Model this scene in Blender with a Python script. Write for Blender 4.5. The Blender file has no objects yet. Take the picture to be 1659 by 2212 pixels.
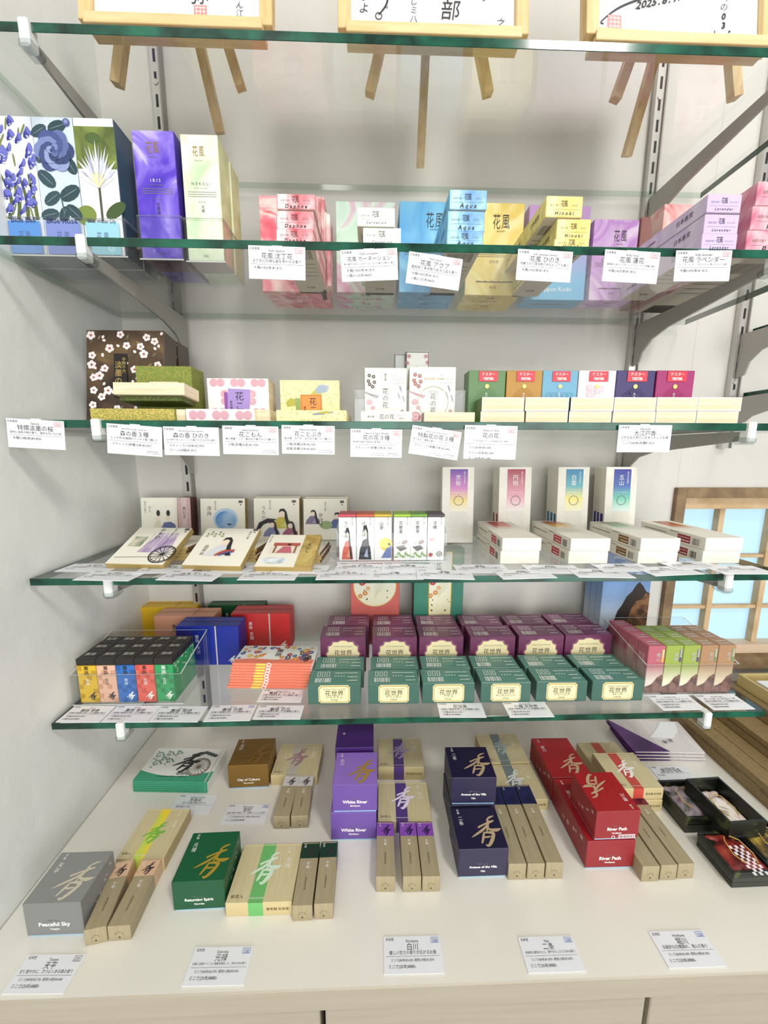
import bpy, math, random
from mathutils import Vector, Matrix
rnd = random.Random(7)
sc = bpy.context.scene
COL = sc.collection

# ------------------------------------------------------------------ camera
K = 0.756                      # real-world scale of the calibrated frame (uprights 0.68 m apart)
FPX, PITCH, YAW, ROLL = 822.03, 0.15906, 0.02964, 0.00278
CAMZ = 1.45
C0 = Vector((0.37748*K, -0.79976*K, CAMZ))
W, H = 1659.0, 2212.0
cy, sy, cp, sp = math.cos(YAW), math.sin(YAW), math.cos(PITCH), math.sin(PITCH)
FWD = Vector((sy*cp, cy*cp, -sp)); _rt = Vector((cy, -sy, 0)); _up = _rt.cross(FWD)
cr, sr = math.cos(ROLL), math.sin(ROLL)
RT = _rt*cr + _up*sr; UP = -_rt*sr + _up*cr
cam = bpy.data.cameras.new('camera'); camo = bpy.data.objects.new('camera', cam); COL.objects.link(camo)
camo.matrix_world = Matrix(((RT.x, UP.x, -FWD.x, C0.x), (RT.y, UP.y, -FWD.y, C0.y), (RT.z, UP.z, -FWD.z, C0.z), (0, 0, 0, 1)))
cam.sensor_fit = 'HORIZONTAL'; cam.sensor_width = 36; cam.lens = FPX*36/W; cam.clip_start = .02
sc.camera = camo

# ------------------------------------------------------------------ light
sc.view_settings.view_transform = 'Standard'; sc.view_settings.look = 'None'
sc.view_settings.gamma = 1; sc.view_settings.use_curve_mapping = False
sc.view_settings.exposure = 0.33
wd = bpy.data.worlds.new('shop_ambient'); sc.world = wd; wd.use_nodes = True
wn = wd.node_tree.nodes; wl = wd.node_tree.links
wn['Background'].inputs[1].default_value = 0.42
wtc = wn.new('ShaderNodeTexCoord'); wsx = wn.new('ShaderNodeSeparateXYZ'); wr = wn.new('ShaderNodeValToRGB')
wmr = wn.new('ShaderNodeMapRange'); wmr.inputs[1].default_value = -1; wmr.inputs[2].default_value = 1
wl.new(wtc.outputs['Generated'], wsx.inputs[0]); wl.new(wsx.outputs[2], wmr.inputs[0]); wl.new(wmr.outputs[0], wr.inputs[0])
wr.color_ramp.elements[0].position = .25; wr.color_ramp.elements[0].color = (.56, .53, .49, 1)
wr.color_ramp.elements[1].position = .75; wr.color_ramp.elements[1].color = (1.0, .98, .95, 1)
wl.new(wr.outputs[0], wn['Background'].inputs[0])
def area(name, loc, target, size, sy_, power, col=(1, .97, .92)):
    l = bpy.data.lights.new(name, 'AREA'); l.shape = 'RECTANGLE'; l.size = size; l.size_y = sy_; l.energy = power; l.color = col
    o = bpy.data.objects.new(name, l); COL.objects.link(o); o.location = loc
    o.rotation_euler = (Vector(target)-Vector(loc)).to_track_quat('-Z', 'Y').to_euler(); return o
area('ceiling_light', (.95, -1.25, 2.75), (.3, -.1, 1.2), .25, .25, 11)
area('ceiling_light', (-.1, -1.7, 2.75), (.3, -.1, 1.2), .5, .5, 6)
area('front_fill_light', (1.15, -2.8, 1.35), (.35, -.1, 1.1), 2.6, 1.9, 50, (.98, .99, 1))  # added soft fill, unseen behind the camera, to brighten the wall between the shelves

# ------------------------------------------------------------------ pixel <-> world (points of the real planes seen in the photo)
def ray(px, py): return FWD + RT*((px-W/2)/FPX) - UP*((py-H/2)/FPX)
def at(px, py, z):
    d = ray(px, py); return C0 + d*((z-C0.z)/d.z)
def atY(px, py, Y):
    d = ray(px, py); return C0 + d*((Y-C0.y)/d.y)
def zat(P, py):
    """height at which the vertical through P shows at pixel row py"""
    a = (P-C0); k = (py-H/2)/FPX     # (d.up) = -k (d.fwd)
    # (a + t z)·UP = -k (a + t z)·FWD
    t = -(a.dot(UP)+k*a.dot(FWD))/(UP.z+k*FWD.z); return P.z+t
G = .0038                      # half thickness of a glass shelf
ZS = [None] + [CAMZ+v*K for v in (.476, .2526, .0341, -.1826, -.4075)]
ZT = [None] + [z+G for z in ZS[1:]]
ZC = CAMZ - .6139*K            # counter top
WD = .2762*K; XL = -.1074*K; XR = .9955*K; WC = .4519*K; XU = (0, .9*K, 1.1155*K)

# ------------------------------------------------------------------ materials
_mc = {}
def lin(h):
    h = h.lstrip('#'); o = []
    for i in (0, 2, 4):
        c = int(h[i:i+2], 16)/255; o.append(c/12.92 if c <= .04045 else ((c+.055)/1.055)**2.4)
    return (*o, 1)
def M(col, rough=.5, metal=0, name='paper', tex=None, bump=0, coat=0):
    key = (col, rough, metal, name, repr(tex), bump, coat)
    if key in _mc: return _mc[key]
    m = bpy.data.materials.new(name+'_'+col.strip('#')); m.use_nodes = True; nt = m.node_tree; N = nt.nodes; L = nt.links
    b = N['Principled BSDF']; b.inputs['Base Color'].default_value = lin(col)
    b.inputs['Roughness'].default_value = rough; b.inputs['Metallic'].default_value = metal
    if coat: b.inputs['Coat Weight'].default_value = coat; b.inputs['Coat Roughness'].default_value = .15
    tc = None
    if tex or bump: tc = N.new('ShaderNodeTexCoord')
    if tex:
        kind = tex[0]
        r = N.new('ShaderNodeValToRGB')
        if kind == 'cloud':
            n = N.new('ShaderNodeTexNoise'); n.inputs['Scale'].default_value = tex[1]; n.inputs['Detail'].default_value = 3; n.inputs['Distortion'].default_value = tex[3] if len(tex) > 3 else .6
            L.new(tc.outputs['Object'], n.inputs['Vector']); L.new(n.outputs[0], r.inputs[0]); stops = tex[2]
        elif kind == 'grad':
            s = N.new('ShaderNodeSeparateXYZ'); L.new(tc.outputs['Object'], s.inputs[0])
            mr = N.new('ShaderNodeMapRange'); mr.inputs[1].default_value = tex[2]; mr.inputs[2].default_value = tex[3]
            L.new(s.outputs['XYZ'.index(tex[1])], mr.inputs[0]); L.new(mr.outputs[0], r.inputs[0]); stops = tex[4]
        elif kind == 'wood':
            n = N.new('ShaderNodeTexNoise'); n.inputs['Scale'].default_value = 12; n.inputs['Detail'].default_value = 4
            mp = N.new('ShaderNodeMapping'); mp.inputs['Scale'].default_value = tex[1]
            L.new(tc.outputs['Object'], mp.inputs[0]); L.new(mp.outputs[0], n.inputs['Vector']); L.new(n.outputs[0], r.inputs[0]); stops = ((.35, tex[2]), (.65, col))
        elif kind == 'speck':
            n = N.new('ShaderNodeTexVoronoi'); n.inputs['Scale'].default_value = tex[1]
            L.new(tc.outputs['Object'], n.inputs['Vector']); L.new(n.outputs[0], r.inputs[0]); stops = tex[2]; r.color_ramp.interpolation = 'CONSTANT'
        e = r.color_ramp.elements
        while len(e) < len(stops): e.new(.5)
        for i, (p, c) in enumerate(stops): e[i].position = p; e[i].color = lin(c)
        L.new(r.outputs[0], b.inputs['Base Color'])
    if bump:
        n = N.new('ShaderNodeTexNoise'); n.inputs['Scale'].default_value = bump; n.inputs['Detail'].default_value = 5
        bp = N.new('ShaderNodeBump'); bp.inputs['Strength'].default_value = .35; bp.inputs['Distance'].default_value = .004
        L.new(tc.outputs['Object'], n.inputs['Vector']); L.new(n.outputs[0], bp.inputs['Height']); L.new(bp.outputs[0], b.inputs['Normal'])
    _mc[key] = m; return m
def sheet(name, tint, ior=1.5, rough=0.0):
    m = bpy.data.materials.new(name); m.use_nodes = True; N = m.node_tree.nodes; L = m.node_tree.links
    N.remove(N['Principled BSDF']); out = N['Material Output']
    t = N.new('ShaderNodeBsdfTransparent'); t.inputs[0].default_value = (*tint, 1)
    g = N.new('ShaderNodeBsdfGlossy'); g.inputs['Roughness'].default_value = rough; g.inputs[0].default_value = (1, 1, 1, 1)
    f = N.new('ShaderNodeFresnel'); gm = N.new('ShaderNodeNewGeometry'); io = N.new('ShaderNodeMapRange')   # same ratio from both sides of the sheet
    io.inputs[3].default_value = ior; io.inputs[4].default_value = 1/ior; L.new(gm.outputs['Backfacing'], io.inputs[0]); L.new(io.outputs[0], f.inputs[0])
    x = N.new('ShaderNodeMixShader'); L.new(f.outputs[0], x.inputs[0]); L.new(t.outputs[0], x.inputs[1]); L.new(g.outputs[0], x.inputs[2]); L.new(x.outputs[0], out.inputs[0]); return m
GLASS = sheet('clear_shelf_glass', (.978, .986, .982))
ACRY = sheet('clear_acrylic', (.97, .975, .975), 1.4)
EDGE = M('#0b3a2c', .12, 0, 'green_glass_edge', tex=('cloud', 30, ((.35, '#06281f'), (.7, '#17604a'))))
ACEDGE = M('#c9cdcb', .1, 0, 'acrylic_edge')
INK = M('#2c2a2c', .6, 0, 'ink'); WINK = M('#f4f2ec', .5, 0, 'white_ink'); RINK = M('#d87070', .6, 0, 'red_ink'); BINK = M('#5a78b8', .6, 0, 'blue_ink')
GINK = M('#77736f', .6, 0, 'grey_ink')
GOLD = M('#d0ac40', .35, .45, 'gold_foil'); PGOLD = M('#e0c49c', .35, .4, 'pale_gold_foil'); SILV = M('#d8d6cc', .3, .3, 'silver_foil')
CARD = M('#e6e8ec', .45, 0, 'card')
CREAM = M('#f1ecdf', .6, 0, 'cream_board')
PWOOD = M('#eadfc4', .6, 0, 'paulownia_wood', tex=('wood', (1.2, 1.2, 22), '#d9c8a2'))
TAN = M('#d4c89e', .5, 0, 'ribbed_gold_paper', tex=('wood', (60, 2, 2), '#cbbf93'))
KRAFT = M('#a89b7b', .6, 0, 'khaki_paper', tex=('wood', (60, 3, 2), '#a09373'))

# ------------------------------------------------------------------ mesh builder
_gl = {}
def tw(t): return sum(1.0 if ord(c) > 0x2e00 else .58 for c in t) or 1
def glyphs(s, bold=0):
    if (s, bold) in _gl: return _gl[s, bold]
    c = bpy.data.curves.new('t', 'FONT'); c.body = s; c.resolution_u = 2; c.offset = bold; c.align_x = 'CENTER'
    o = bpy.data.objects.new('t', c); m = bpy.data.meshes.new_from_object(o)
    vs = [(v.co.x, v.co.y) for v in m.vertices]; fs = [tuple(p.vertices) for p in m.polygons]
    bpy.data.meshes.remove(m); bpy.data.objects.remove(o); bpy.data.curves.remove(c)
    _gl[s, bold] = (vs, fs); return _gl[s, bold]
class MB:
    def __init__(s): s.v = []; s.f = []; s.m = []; s.mats = []
    def slot(s, m):
        if m not in s.mats: s.mats.append(m)
        return s.mats.index(m)
    def poly(s, pts, m):
        n = len(s.v); s.v += [tuple(p) for p in pts]; s.f.append(tuple(range(n, n+len(pts)))); s.m.append(s.slot(m))
    def raw(s, vs, fs, m):
        n = len(s.v); s.v += [tuple(p) for p in vs]; k = s.slot(m)
        for f in fs: s.f.append(tuple(i+n for i in f)); s.m.append(k)
    def box(s, x0, y0, z0, x1, y1, z1, m, c=.0005):
        """chamfered box; m is one material or dict by face"""
        g = (lambda f: m[f] if f in m else m['*']) if isinstance(m, dict) else (lambda f: m)
        c = min(c, (x1-x0)/3, (y1-y0)/3, (z1-z0)/3)
        X, Y, Z = (x0, x1), (y0, y1), (z0, z1)
        V = {}
        for i in (0, 1):
            for j in (0, 1):
                for k in (0, 1):
                    sx, sy_, sz = (1, -1)[i], (1, -1)[j], (1, -1)[k]; p = (X[i], Y[j], Z[k])
                    V[i, j, k, 'x'] = (p[0], p[1]+sy_*c, p[2]+sz*c); V[i, j, k, 'y'] = (p[0]+sx*c, p[1], p[2]+sz*c); V[i, j, k, 'z'] = (p[0]+sx*c, p[1]+sy_*c, p[2])
        def q(keys, mt): s.poly([V[k] for k in keys], mt)
        q([(0,0,0,'y'),(1,0,0,'y'),(1,0,1,'y'),(0,0,1,'y')], g('front')); q([(1,1,0,'y'),(0,1,0,'y'),(0,1,1,'y'),(1,1,1,'y')], g('back'))
        q([(0,1,0,'x'),(0,0,0,'x'),(0,0,1,'x'),(0,1,1,'x')], g('left')); q([(1,0,0,'x'),(1,1,0,'x'),(1,1,1,'x'),(1,0,1,'x')], g('right'))
        q([(0,0,1,'z'),(1,0,1,'z'),(1,1,1,'z'),(0,1,1,'z')], g('top')); q([(0,1,0,'z'),(1,1,0,'z'),(1,0,0,'z'),(0,0,0,'z')], g('bottom'))
        for j in (0, 1):
            for k in (0, 1):
                a = [(0,j,k,'y'),(1,j,k,'y'),(1,j,k,'z'),(0,j,k,'z')]; q(a if (j+k) % 2 == 0 and j == 0 else a[::-1] if (j, k) != (1, 1) else a, g(('front', 'back')[j]))
        for i in (0, 1):
            for k in (0, 1): q([(i,0,k,'x'),(i,1,k,'x'),(i,1,k,'z'),(i,0,k,'z')], g(('left', 'right')[i]))
            for j in (0, 1): q([(i,j,0,'x'),(i,j,1,'x'),(i,j,1,'y'),(i,j,0,'y')], g(('left', 'right')[i]))
            for j in (0, 1):
                for k in (0, 1): q([(i,j,k,'x'),(i,j,k,'y'),(i,j,k,'z')], g(('left', 'right')[i]))
    def prism(s, pts, axis, a, b, m):
        """pts 2D outline in the plane normal to axis, between a and b"""
        def P(u, v, t): return {'x': (t, u, v), 'y': (u, t, v), 'z': (u, v, t)}[axis]
        n = len(pts); s.poly([P(u, v, a) for u, v in pts], m); s.poly([P(u, v, b) for u, v in pts][::-1], m)
        for i in range(n):
            u, v = pts[i]; u2, v2 = pts[(i+1) % n]; s.poly([P(u, v, a), P(u, v, b), P(u2, v2, b), P(u2, v2, a)], m)
    def bar(s, A, B, w, t, m, side=Vector((1, 0, 0))):
        """square bar from A to B"""
        A = Vector(A); B = Vector(B); d = (B-A).normalized(); u = (side - d*side.dot(d)).normalized(); v = d.cross(u)
        P = [p+u*a*w/2+v*b*t/2 for p in (A, B) for a, b in ((-1, -1), (1, -1), (1, 1), (-1, 1))]
        s.raw(P, [(0,1,2,3), (7,6,5,4), (0,4,5,1), (1,5,6,2), (2,6,7,3), (3,7,4,0)], m)
    def build(s, name, parent=None, label=None):
        me = bpy.data.meshes.new(name); me.from_pydata(s.v, [], s.f)
        for m in s.mats: me.materials.append(m)
        me.polygons.foreach_set('material_index', s.m); me.update()
        o = bpy.data.objects.new(name, me); COL.objects.link(o)
        if parent: o.parent = parent
        if label: o['label'] = label
        return o
class Face:
    """a face of a w x d x h box standing centred on the origin; u, v run 0..1"""
    def __init__(s, mb, w, d, h, f):
        s.mb = mb; s.k = 0
        O, U, V, N_, a, b = {'front': ((-w/2, -d/2, 0), (1,0,0), (0,0,1), (0,-1,0), w, h), 'top': ((-w/2, -d/2, h), (1,0,0), (0,1,0), (0,0,1), w, d),
            'left': ((-w/2, d/2, 0), (0,-1,0), (0,0,1), (-1,0,0), d, h), 'right': ((w/2, -d/2, 0), (0,1,0), (0,0,1), (1,0,0), d, h),
            'bottom': ((-w/2, d/2, 0), (1,0,0), (0,-1,0), (0,0,-1), w, d),
            'topx': ((w/2, d/2, h), (-1,0,0), (0,-1,0), (0,0,1), w, d),
            'tops': ((w/2, -d/2, h), (0,1,0), (-1,0,0), (0,0,1), d, w)}[f]
        s.O, s.U, s.V, s.N, s.a, s.b = Vector(O), Vector(U), Vector(V), Vector(N_), a, b
    def P(s, u, v, l=1): return s.O + s.U*(u*s.a) + s.V*(v*s.b) + s.N*(.00012*l)
    def bump(s): s.k = (s.k+1) % 25; return s.k*.034
    def poly(s, pts, m, l=1):
        l += s.bump(); s.mb.poly([s.P(u, v, l) for u, v in pts], m)
    def rect(s, u0, v0, u1, v1, m, l=1): s.poly([(u0, v0), (u1, v0), (u1, v1), (u0, v1)], m, l)
    def frame(s, u0, v0, u1, v1, t, m, l=1):
        tu, tv = t, t*s.a/s.b
        s.rect(u0, v0, u1, v0+tv, m, l); s.rect(u0, v1-tv, u1, v1, m, l); s.rect(u0, v0, u0+tu, v1, m, l); s.rect(u1-tu, v0, u1, v1, m, l)
    def disc(s, u, v, r, m, l=1, n=20, k=1.0, rot=0):
        """r as a share of the face width, k squashes"""
        c, sn = math.cos(rot), math.sin(rot); P = []
        for i in range(n):
            t = 2*math.pi*i/n; x, y = r*math.cos(t), r*k*math.sin(t); P.append((u+(x*c-y*sn), v+(x*sn+y*c)*s.a/s.b))
        s.poly(P, m, l)
    def ring(s, u, v, r, t, m, l=1, n=40):
        q = s.a/s.b
        for i in range(n):
            a, b = 2*math.pi*i/n, 2*math.pi*(i+1)/n
            s.poly([(u+r*math.cos(a), v+r*q*math.sin(a)), (u+r*math.cos(b), v+r*q*math.sin(b)), (u+(r-t)*math.cos(b), v+(r-t)*q*math.sin(b)), (u+(r-t)*math.cos(a), v+(r-t)*q*math.sin(a))], m, l)
    def text(s, u, v, size, txt, m, vert=False, l=1, shear=0, sx=1.0, bold=0):
        """size: share of the face width; (u, v) centre of a row, or top of a column"""
        h = size*s.a; l += .4 + s.bump()
        def put(g, cx, cyy):
            vs, fs = glyphs(g, bold if g.isascii() else 0)
            s.mb.raw([s.O+s.U*(cx+(x+shear*y)*h*sx)+s.V*(cyy+(y-.36)*h)+s.N*(.00012*l) for x, y in vs], fs, m)
        if vert:
            for i, ch in enumerate(txt):
                if ch != ' ': put(ch, u*s.a, v*s.b-(i+.5)*h*1.04)
        else: put(txt, u*s.a, v*s.b)
    def fuzz(s, u0, v, u1, size, m, l=1):
        """a line of print too small to read"""
        h = size*s.a; x = u0
        while x < u1:
            w_ = size*rnd.choice((.5, .8, .8, .9)); s.rect(x, v-h*.4/s.b, min(x+w_*.8, u1), v+h*rnd.choice((.15, .4, .4))/s.b, m, l); x += w_
    def stroke(s, pts, m, l=1, u=0, v=0, k=1.0, shear=0, ku=None):
        """brush stroke through (x, y, halfwidth) in a unit square placed at u, v with width k (share of face width)"""
        q = s.a/s.b; P = []; l += s.bump()
        for i in range(len(pts)-1):
            p0 = pts[max(i-1, 0)]; p1 = pts[i]; p2 = pts[i+1]; p3 = pts[min(i+2, len(pts)-1)]
            for j in range(6):
                t = j/6; P.append(tuple(.5*((2*b)+(c-a)*t+(2*a-5*b+4*c-d)*t*t+(3*b-a-3*c+d)*t**3) for a, b, c, d in zip(p0, p1, p2, p3)))
        P.append(pts[-1]); Lf = []; R_ = []
        for i, (x, y, w_) in enumerate(P):
            a = P[max(i-1, 0)]; b = P[min(i+1, len(P)-1)]; dx, dy = b[0]-a[0], b[1]-a[1]; n = math.hypot(dx, dy) or 1
            w_ = max(w_, .004)
            for S_, g in ((1, Lf), (-1, R_)):
                X, Y = x-S_*dy/n*w_, y+S_*dx/n*w_; g.append((u+(X+shear*Y)*k, v+Y*k*q))
        n = len(Lf); base = [s.P(a, b, l) for a, b in Lf+R_]
        s.mb.raw(base, [(i, n+i, n+i+1, i+1) for i in range(n-1)], m)
KOU = [[(.74, 1.0, .01), (.60, .95, .03), (.50, .86, .02), (.56, .80, .03), (.47, .72, .012)],
       [(.20, .60, .03), (.42, .71, .025), (.66, .80, .03), (.74, .83, .01)],
       [(.62, .80, .02), (.40, .55, .035), (.16, .38, .03), (0, .28, .008)],
       [(.52, .84, .02), (.53, .62, .035), (.50, .46, .015)],
       [(.46, .62, .015), (.62, .52, .03), (.84, .50, .045), (.98, .55, .008)],
       [(.40, .44, .02), (.38, .25, .035), (.34, .07, .02)], [(.40, .42, .02), (.62, .42, .035), (.72, .36, .045), (.66, .14, .05), (.56, .0, .035), (.46, .03, .01)],
       [(.40, .27, .015), (.52, .27, .025), (.64, .29, .012)]]
def kou(F, u, v, k, m, l=2, shear=.25, fat=1.5):
    for st in KOU: F.stroke([(a, b, c*fat) for a, b, c in st], m, l, u, v, k, shear)

# ------------------------------------------------------------------ things
def tag(o, label, cat, group=None, kind=None):
    if label: o['label'] = label
    if cat: o['category'] = cat
    if group: o['group'] = group
    if kind: o['kind'] = kind
    return o
def struct(name, mb, parent=None):
    o = mb.build(name, parent)
    if not parent: o['kind'] = 'structure'
    return o
class Pl:
    """placement of a box: front-left-bottom corner, heading, size"""
    def __init__(s, A, ang, w, d, h): s.A, s.ang, s.w, s.d, s.h = Vector(A), ang, w, d, h
    @property
    def top(s): return s.A.z+s.h
def on(z, l, r, top, d=None, b=None, br=None):
    """box whose front-bottom corners show at pixels l and r on the plane z; top: pixel row of the top left corner or metres; d depth or b/br pixel of the back top corner"""
    A, B = at(*l, z), at(*r, z); ang = math.atan2(B.y-A.y, B.x-A.x); w = (B-A).length
    h = top if top < 2 else zat(A, top)-z
    if b: Q = at(*b, z+h); n = Vector((-math.sin(ang), math.cos(ang), 0)); d = (Q-A).dot(n)
    if br: Q = at(*br, z+h); n = Vector((-math.sin(ang), math.cos(ang), 0)); d = (Q-A).dot(n)
    return Pl(A, ang, w, d, h)
def onY(z, Y, xl, xr, ym, top, d):
    """box on the plane z with its front at depth Y, its sides at pixel columns xl, xr measured at row ym"""
    a, b = atY(xl, ym, Y).x, atY(xr, ym, Y).x; A = Vector((a, Y, z))
    h = top if top < 2 else zat(A, top)-z
    return Pl(A, 0, b-a, d, h)
def place(o, p, lean=0):
    n = Vector((-math.sin(p.ang), math.cos(p.ang), 0)); e = Vector((math.cos(p.ang), math.sin(p.ang), 0))
    o.location = p.A + e*p.w/2 + n*p.d/2
    if lean:
        R_ = Matrix.Rotation(p.ang, 4, 'Z') @ Matrix.Rotation(-lean, 4, 'X')
        piv = p.A + e*p.w/2       # turns about the front bottom edge
        o.matrix_world = Matrix.Translation(piv) @ R_ @ Matrix.Translation((0, p.d/2, 0))
        lift = p.d*math.sin(lean); o.location.z += lift if lean > 0 else 0
    else: o.rotation_euler = (0, 0, p.ang)
def carton(name, label, p, mats, deco=None, cat='box', group=None, lean=0, lid=None, base=None, plain=False):
    """a box of printed board. lid=(share, mat): a lid of its own; base=(share, mat): visible inner tray strip"""
    mb = MB(); w, d, h = p.w, p.d, p.h; z0 = 0
    if base: z0 = h*base[0]
    z1 = h*(1-lid[0]) if lid else h
    mb.box(-w/2, -d/2, z0, w/2, d/2, z1-(.0006 if lid else 0), mats)
    if not plain and not lid and not base:      # tuck-flap seam along the top rear edge
        mb.box(-w/2+.001, d/2-.0016, h-.0004, w/2-.001, d/2-.0008, h+.0003, mats['top'] if isinstance(mats, dict) and 'top' in mats else (mats['*'] if isinstance(mats, dict) else mats), .0001)
    o = mb.build(name)
    if base:
        t = MB(); t.box(-w/2+.0012, -d/2+.0012, 0, w/2-.0012, d/2-.0012, z0, base[1]); t.build('base_tray', o, 'pale blue strip of the inner tray')
    if lid:
        t = MB(); t.box(-w/2-.0002, -d/2-.0002, z1, w/2+.0002, d/2+.0002, h, lid[1]); t.build('lid', o)
    parts = {}
    def part(n):
        if n not in parts: parts[n] = MB()
        return parts[n]
    if deco: deco(part, w, d, h)
    for n, b in parts.items(): b.build(n, o)
    place(o, p, lean); tag(o, label, cat, group); return o
def dup(o, label=None, group=None):
    c = o.copy(); COL.objects.link(c)
    for ch in o.children:
        k = ch.copy(); COL.objects.link(k); k.parent = c
        for g in ch.children: j = g.copy(); COL.objects.link(j); j.parent = k
    if label: c['label'] = label
    return c
def shifted(p, dx=0, dy=0, dz=0): return Pl(p.A+Vector((dx, dy, dz)), p.ang, p.w, p.d, p.h)

# ------------------------------------------------------------------ the setting
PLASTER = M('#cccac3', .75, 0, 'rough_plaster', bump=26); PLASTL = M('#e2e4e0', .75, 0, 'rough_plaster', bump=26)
wx0, wz1 = atY(1457, 1053, 0).x, atY(1457, 1053, 0).z; wz0 = atY(1421, 1439, 0).z; wx1 = wx0+.62
mb = MB()
mb.box(XL-.12, 0, 0, wx0+.004, .12, 2.8, PLASTER); mb.box(wx1-.004, 0, 0, 3.2, .12, 2.8, PLASTER)
mb.box(wx0+.004, 0, wz1-.004, wx1-.004, .12, 2.8, PLASTER); mb.box(wx0+.004, 0, 0, wx1-.004, .12, wz0+.004, PLASTER); struct('wall_back', mb)
mb = MB(); mb.box(XL-.12, -1.6, 0, XL, 0, 2.8, PLASTL); struct('wall_left', mb)
mb = MB(); mb.box(XL-.12, -3, -.05, 3.2, .12, 0, M('#8d8579', .5, 0, 'floor_board', tex=('wood', (2, 20, 2), '#7c7468'))); struct('floor', mb)
# window with pale panes, real opening in the back wall
WOODD = M('#8d7553', .55, 0, 'dark_window_wood', tex=('wood', (3, 3, 3), '#6d573b')); WOODL = M('#cbb08a', .55, 0, 'light_window_wood', tex=('wood', (3, 3, 3), '#b89a70'))
mb = MB(); t_ = .016
mb.box(wx0, -.008, wz0, wx0+t_, .05, wz1, WOODD); mb.box(wx1-t_, -.008, wz0, wx1, .05, wz1, WOODD); mb.box(wx0+t_, -.008, wz1-t_, wx1-t_, .05, wz1, WOODD)
mb.box(wx0+t_, -.012, wz0, wx1-t_, .05, wz0+.02, WOODD)
win = struct('window_1', mb)
ix0, ix1, iz0, iz1 = wx0+t_, wx1-t_, wz0+.02, wz1-t_
mb = MB(); mb.box(ix0, .004, iz1-.02, ix1, .03, iz1, WOODL); mb.box(ix0, .004, iz0, ix1, .03, iz0+.016, M('#cdb59a', .5, 0, 'pale_sash'))
for x in (1555, 1620):
    X = atY(x-(0 if x < 1600 else 0), 1205 if x < 1600 else 1411, .015).x; X = atY(1546, 1204, .015).x if x < 1600 else atY(1624, 1400, .015).x
    mb.box(X-.0048, .014, iz0+.016, X+.0048, .026, iz1-.02, WOODL)
X = atY(1710, 1300, .015).x; mb.box(X-.0048, .014, iz0+.016, X+.0048, .026, iz1-.02, WOODL)
for y in (1202, 1312):
    Z = atY(1520, y, .015).z; mb.box(ix0, .016, Z-.0028, ix1, .0255, Z+.0028, WOODL)
mb.build('window_frame', win)
pm = bpy.data.materials.new('daylit_frosted_pane'); pm.use_nodes = True; b_ = pm.node_tree.nodes['Principled BSDF']
b_.inputs['Base Color'].default_value = lin('#7f9aa8'); b_.inputs['Emission Color'].default_value = lin('#b8dcf2'); b_.inputs['Emission Strength'].default_value = .62; b_.inputs['Roughness'].default_value = .4
mb = MB(); mb.box(ix0, .027, iz0, ix1, .032, iz1, pm); mb.build('window_pane', win)

# counter with white worktop and panelled front
WTOP = M('#e6e3d8', .22, 0, 'white_laminate', tex=('cloud', 6, ((.3, '#e3e0d4'), (.7, '#e9e6dc')), ), coat=.3)
FRONT = M('#b0a796', .45, 0, 'pale_laminate', tex=('wood', (.6, 2, 14), '#aaa18f'))
mb = MB(); mb.box(XL, -WC, ZC-.024, 1.9, 0, ZC, {'*': FRONT, 'top': WTOP}, .0012)
tag(mb.build('counter_top'), 'long white laminate counter top under the glass shelves', 'counter')
xs = [XL, atY(697, 2200, -WC+.012).x, atY(1396, 2190, -WC+.012).x, 1.35]
nm = ['pale cabinet under the counter, leftmost one beside the side wall', 'pale cabinet under the middle of the counter', 'pale cabinet under the counter, right of the right hand door gap']
for i in range(3):
    mb = MB(); mb.box(xs[i]+.002, -WC+.03, .02, xs[i+1]-.002, -.01, ZC-.0245, M('#6f6355', .7, 0, 'cabinet_carcass')); c = mb.build('cabinet')
    mb = MB(); mb.box(xs[i]+.0025, -WC+.012, .05, xs[i+1]-.0025, -WC+.0295, ZC-.0265, FRONT, .001); mb.build('door', c)
    mb = MB(); mb.box(xs[i]+.02, -WC+.05, 0, xs[i+1]-.02, -WC+.07, .0195, FRONT); mb.build('plinth', c)
    tag(c, nm[i], 'cabinet', 'cabinets under the counter')

# slotted wall uprights
CHR = M('#c4c2bd', .3, .6, 'brushed_chrome'); SLOT = M('#151414', .6, 0, 'dark_slot'); ARM = M('#a5a29c', .4, .35, 'grey_bracket_steel')
def upright(x, z0, z1, label):
    mb = MB(); mb.prism([(x-.0055, -.0005), (x-.0055, -.010), (x+.0055, -.010), (x+.0055, -.0005)], 'z', z0, z1, CHR); o = mb.build('slotted_upright')
    mb = MB(); z = z0+.012
    while z < z1-.02:
        mb.box(x-.0016, -.0104, z, x+.0016, -.0098, z+.0145, SLOT, .0001); z += .0257
    mb.build('slot_row', o)
    mb = MB(); mb.prism([(x+.0057, -.0005), (x+.0057, -.013), (x+.0075, -.013), (x+.0075, -.0005)], 'z', z0, z1, M('#98948d', .4, .4, 'side_flange')); mb.build('flange', o)
    for zz in (z0+.1, (z0+z1)/2, z1-.27):
        mb = MB(); mb.prism([(x+.0033*math.cos(a*math.pi/4), zz+.0033*math.sin(a*math.pi/4)) for a in range(8)], 'y', -.0112, -.0100, CHR)
        mb.build('screw_head', o)
    tag(o, label, 'shelf upright')
upright(0, ZC+.03, 2.2, 'slotted chrome wall upright carrying the left ends of the shelves')
upright(XU[1], ZC+.12, 2.2, 'slotted chrome wall upright carrying the right ends of the shelves')
upright(XU[2], ZS[3]-.02, 2.2, 'slotted chrome wall upright beyond the right end of the shelves')
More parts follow.
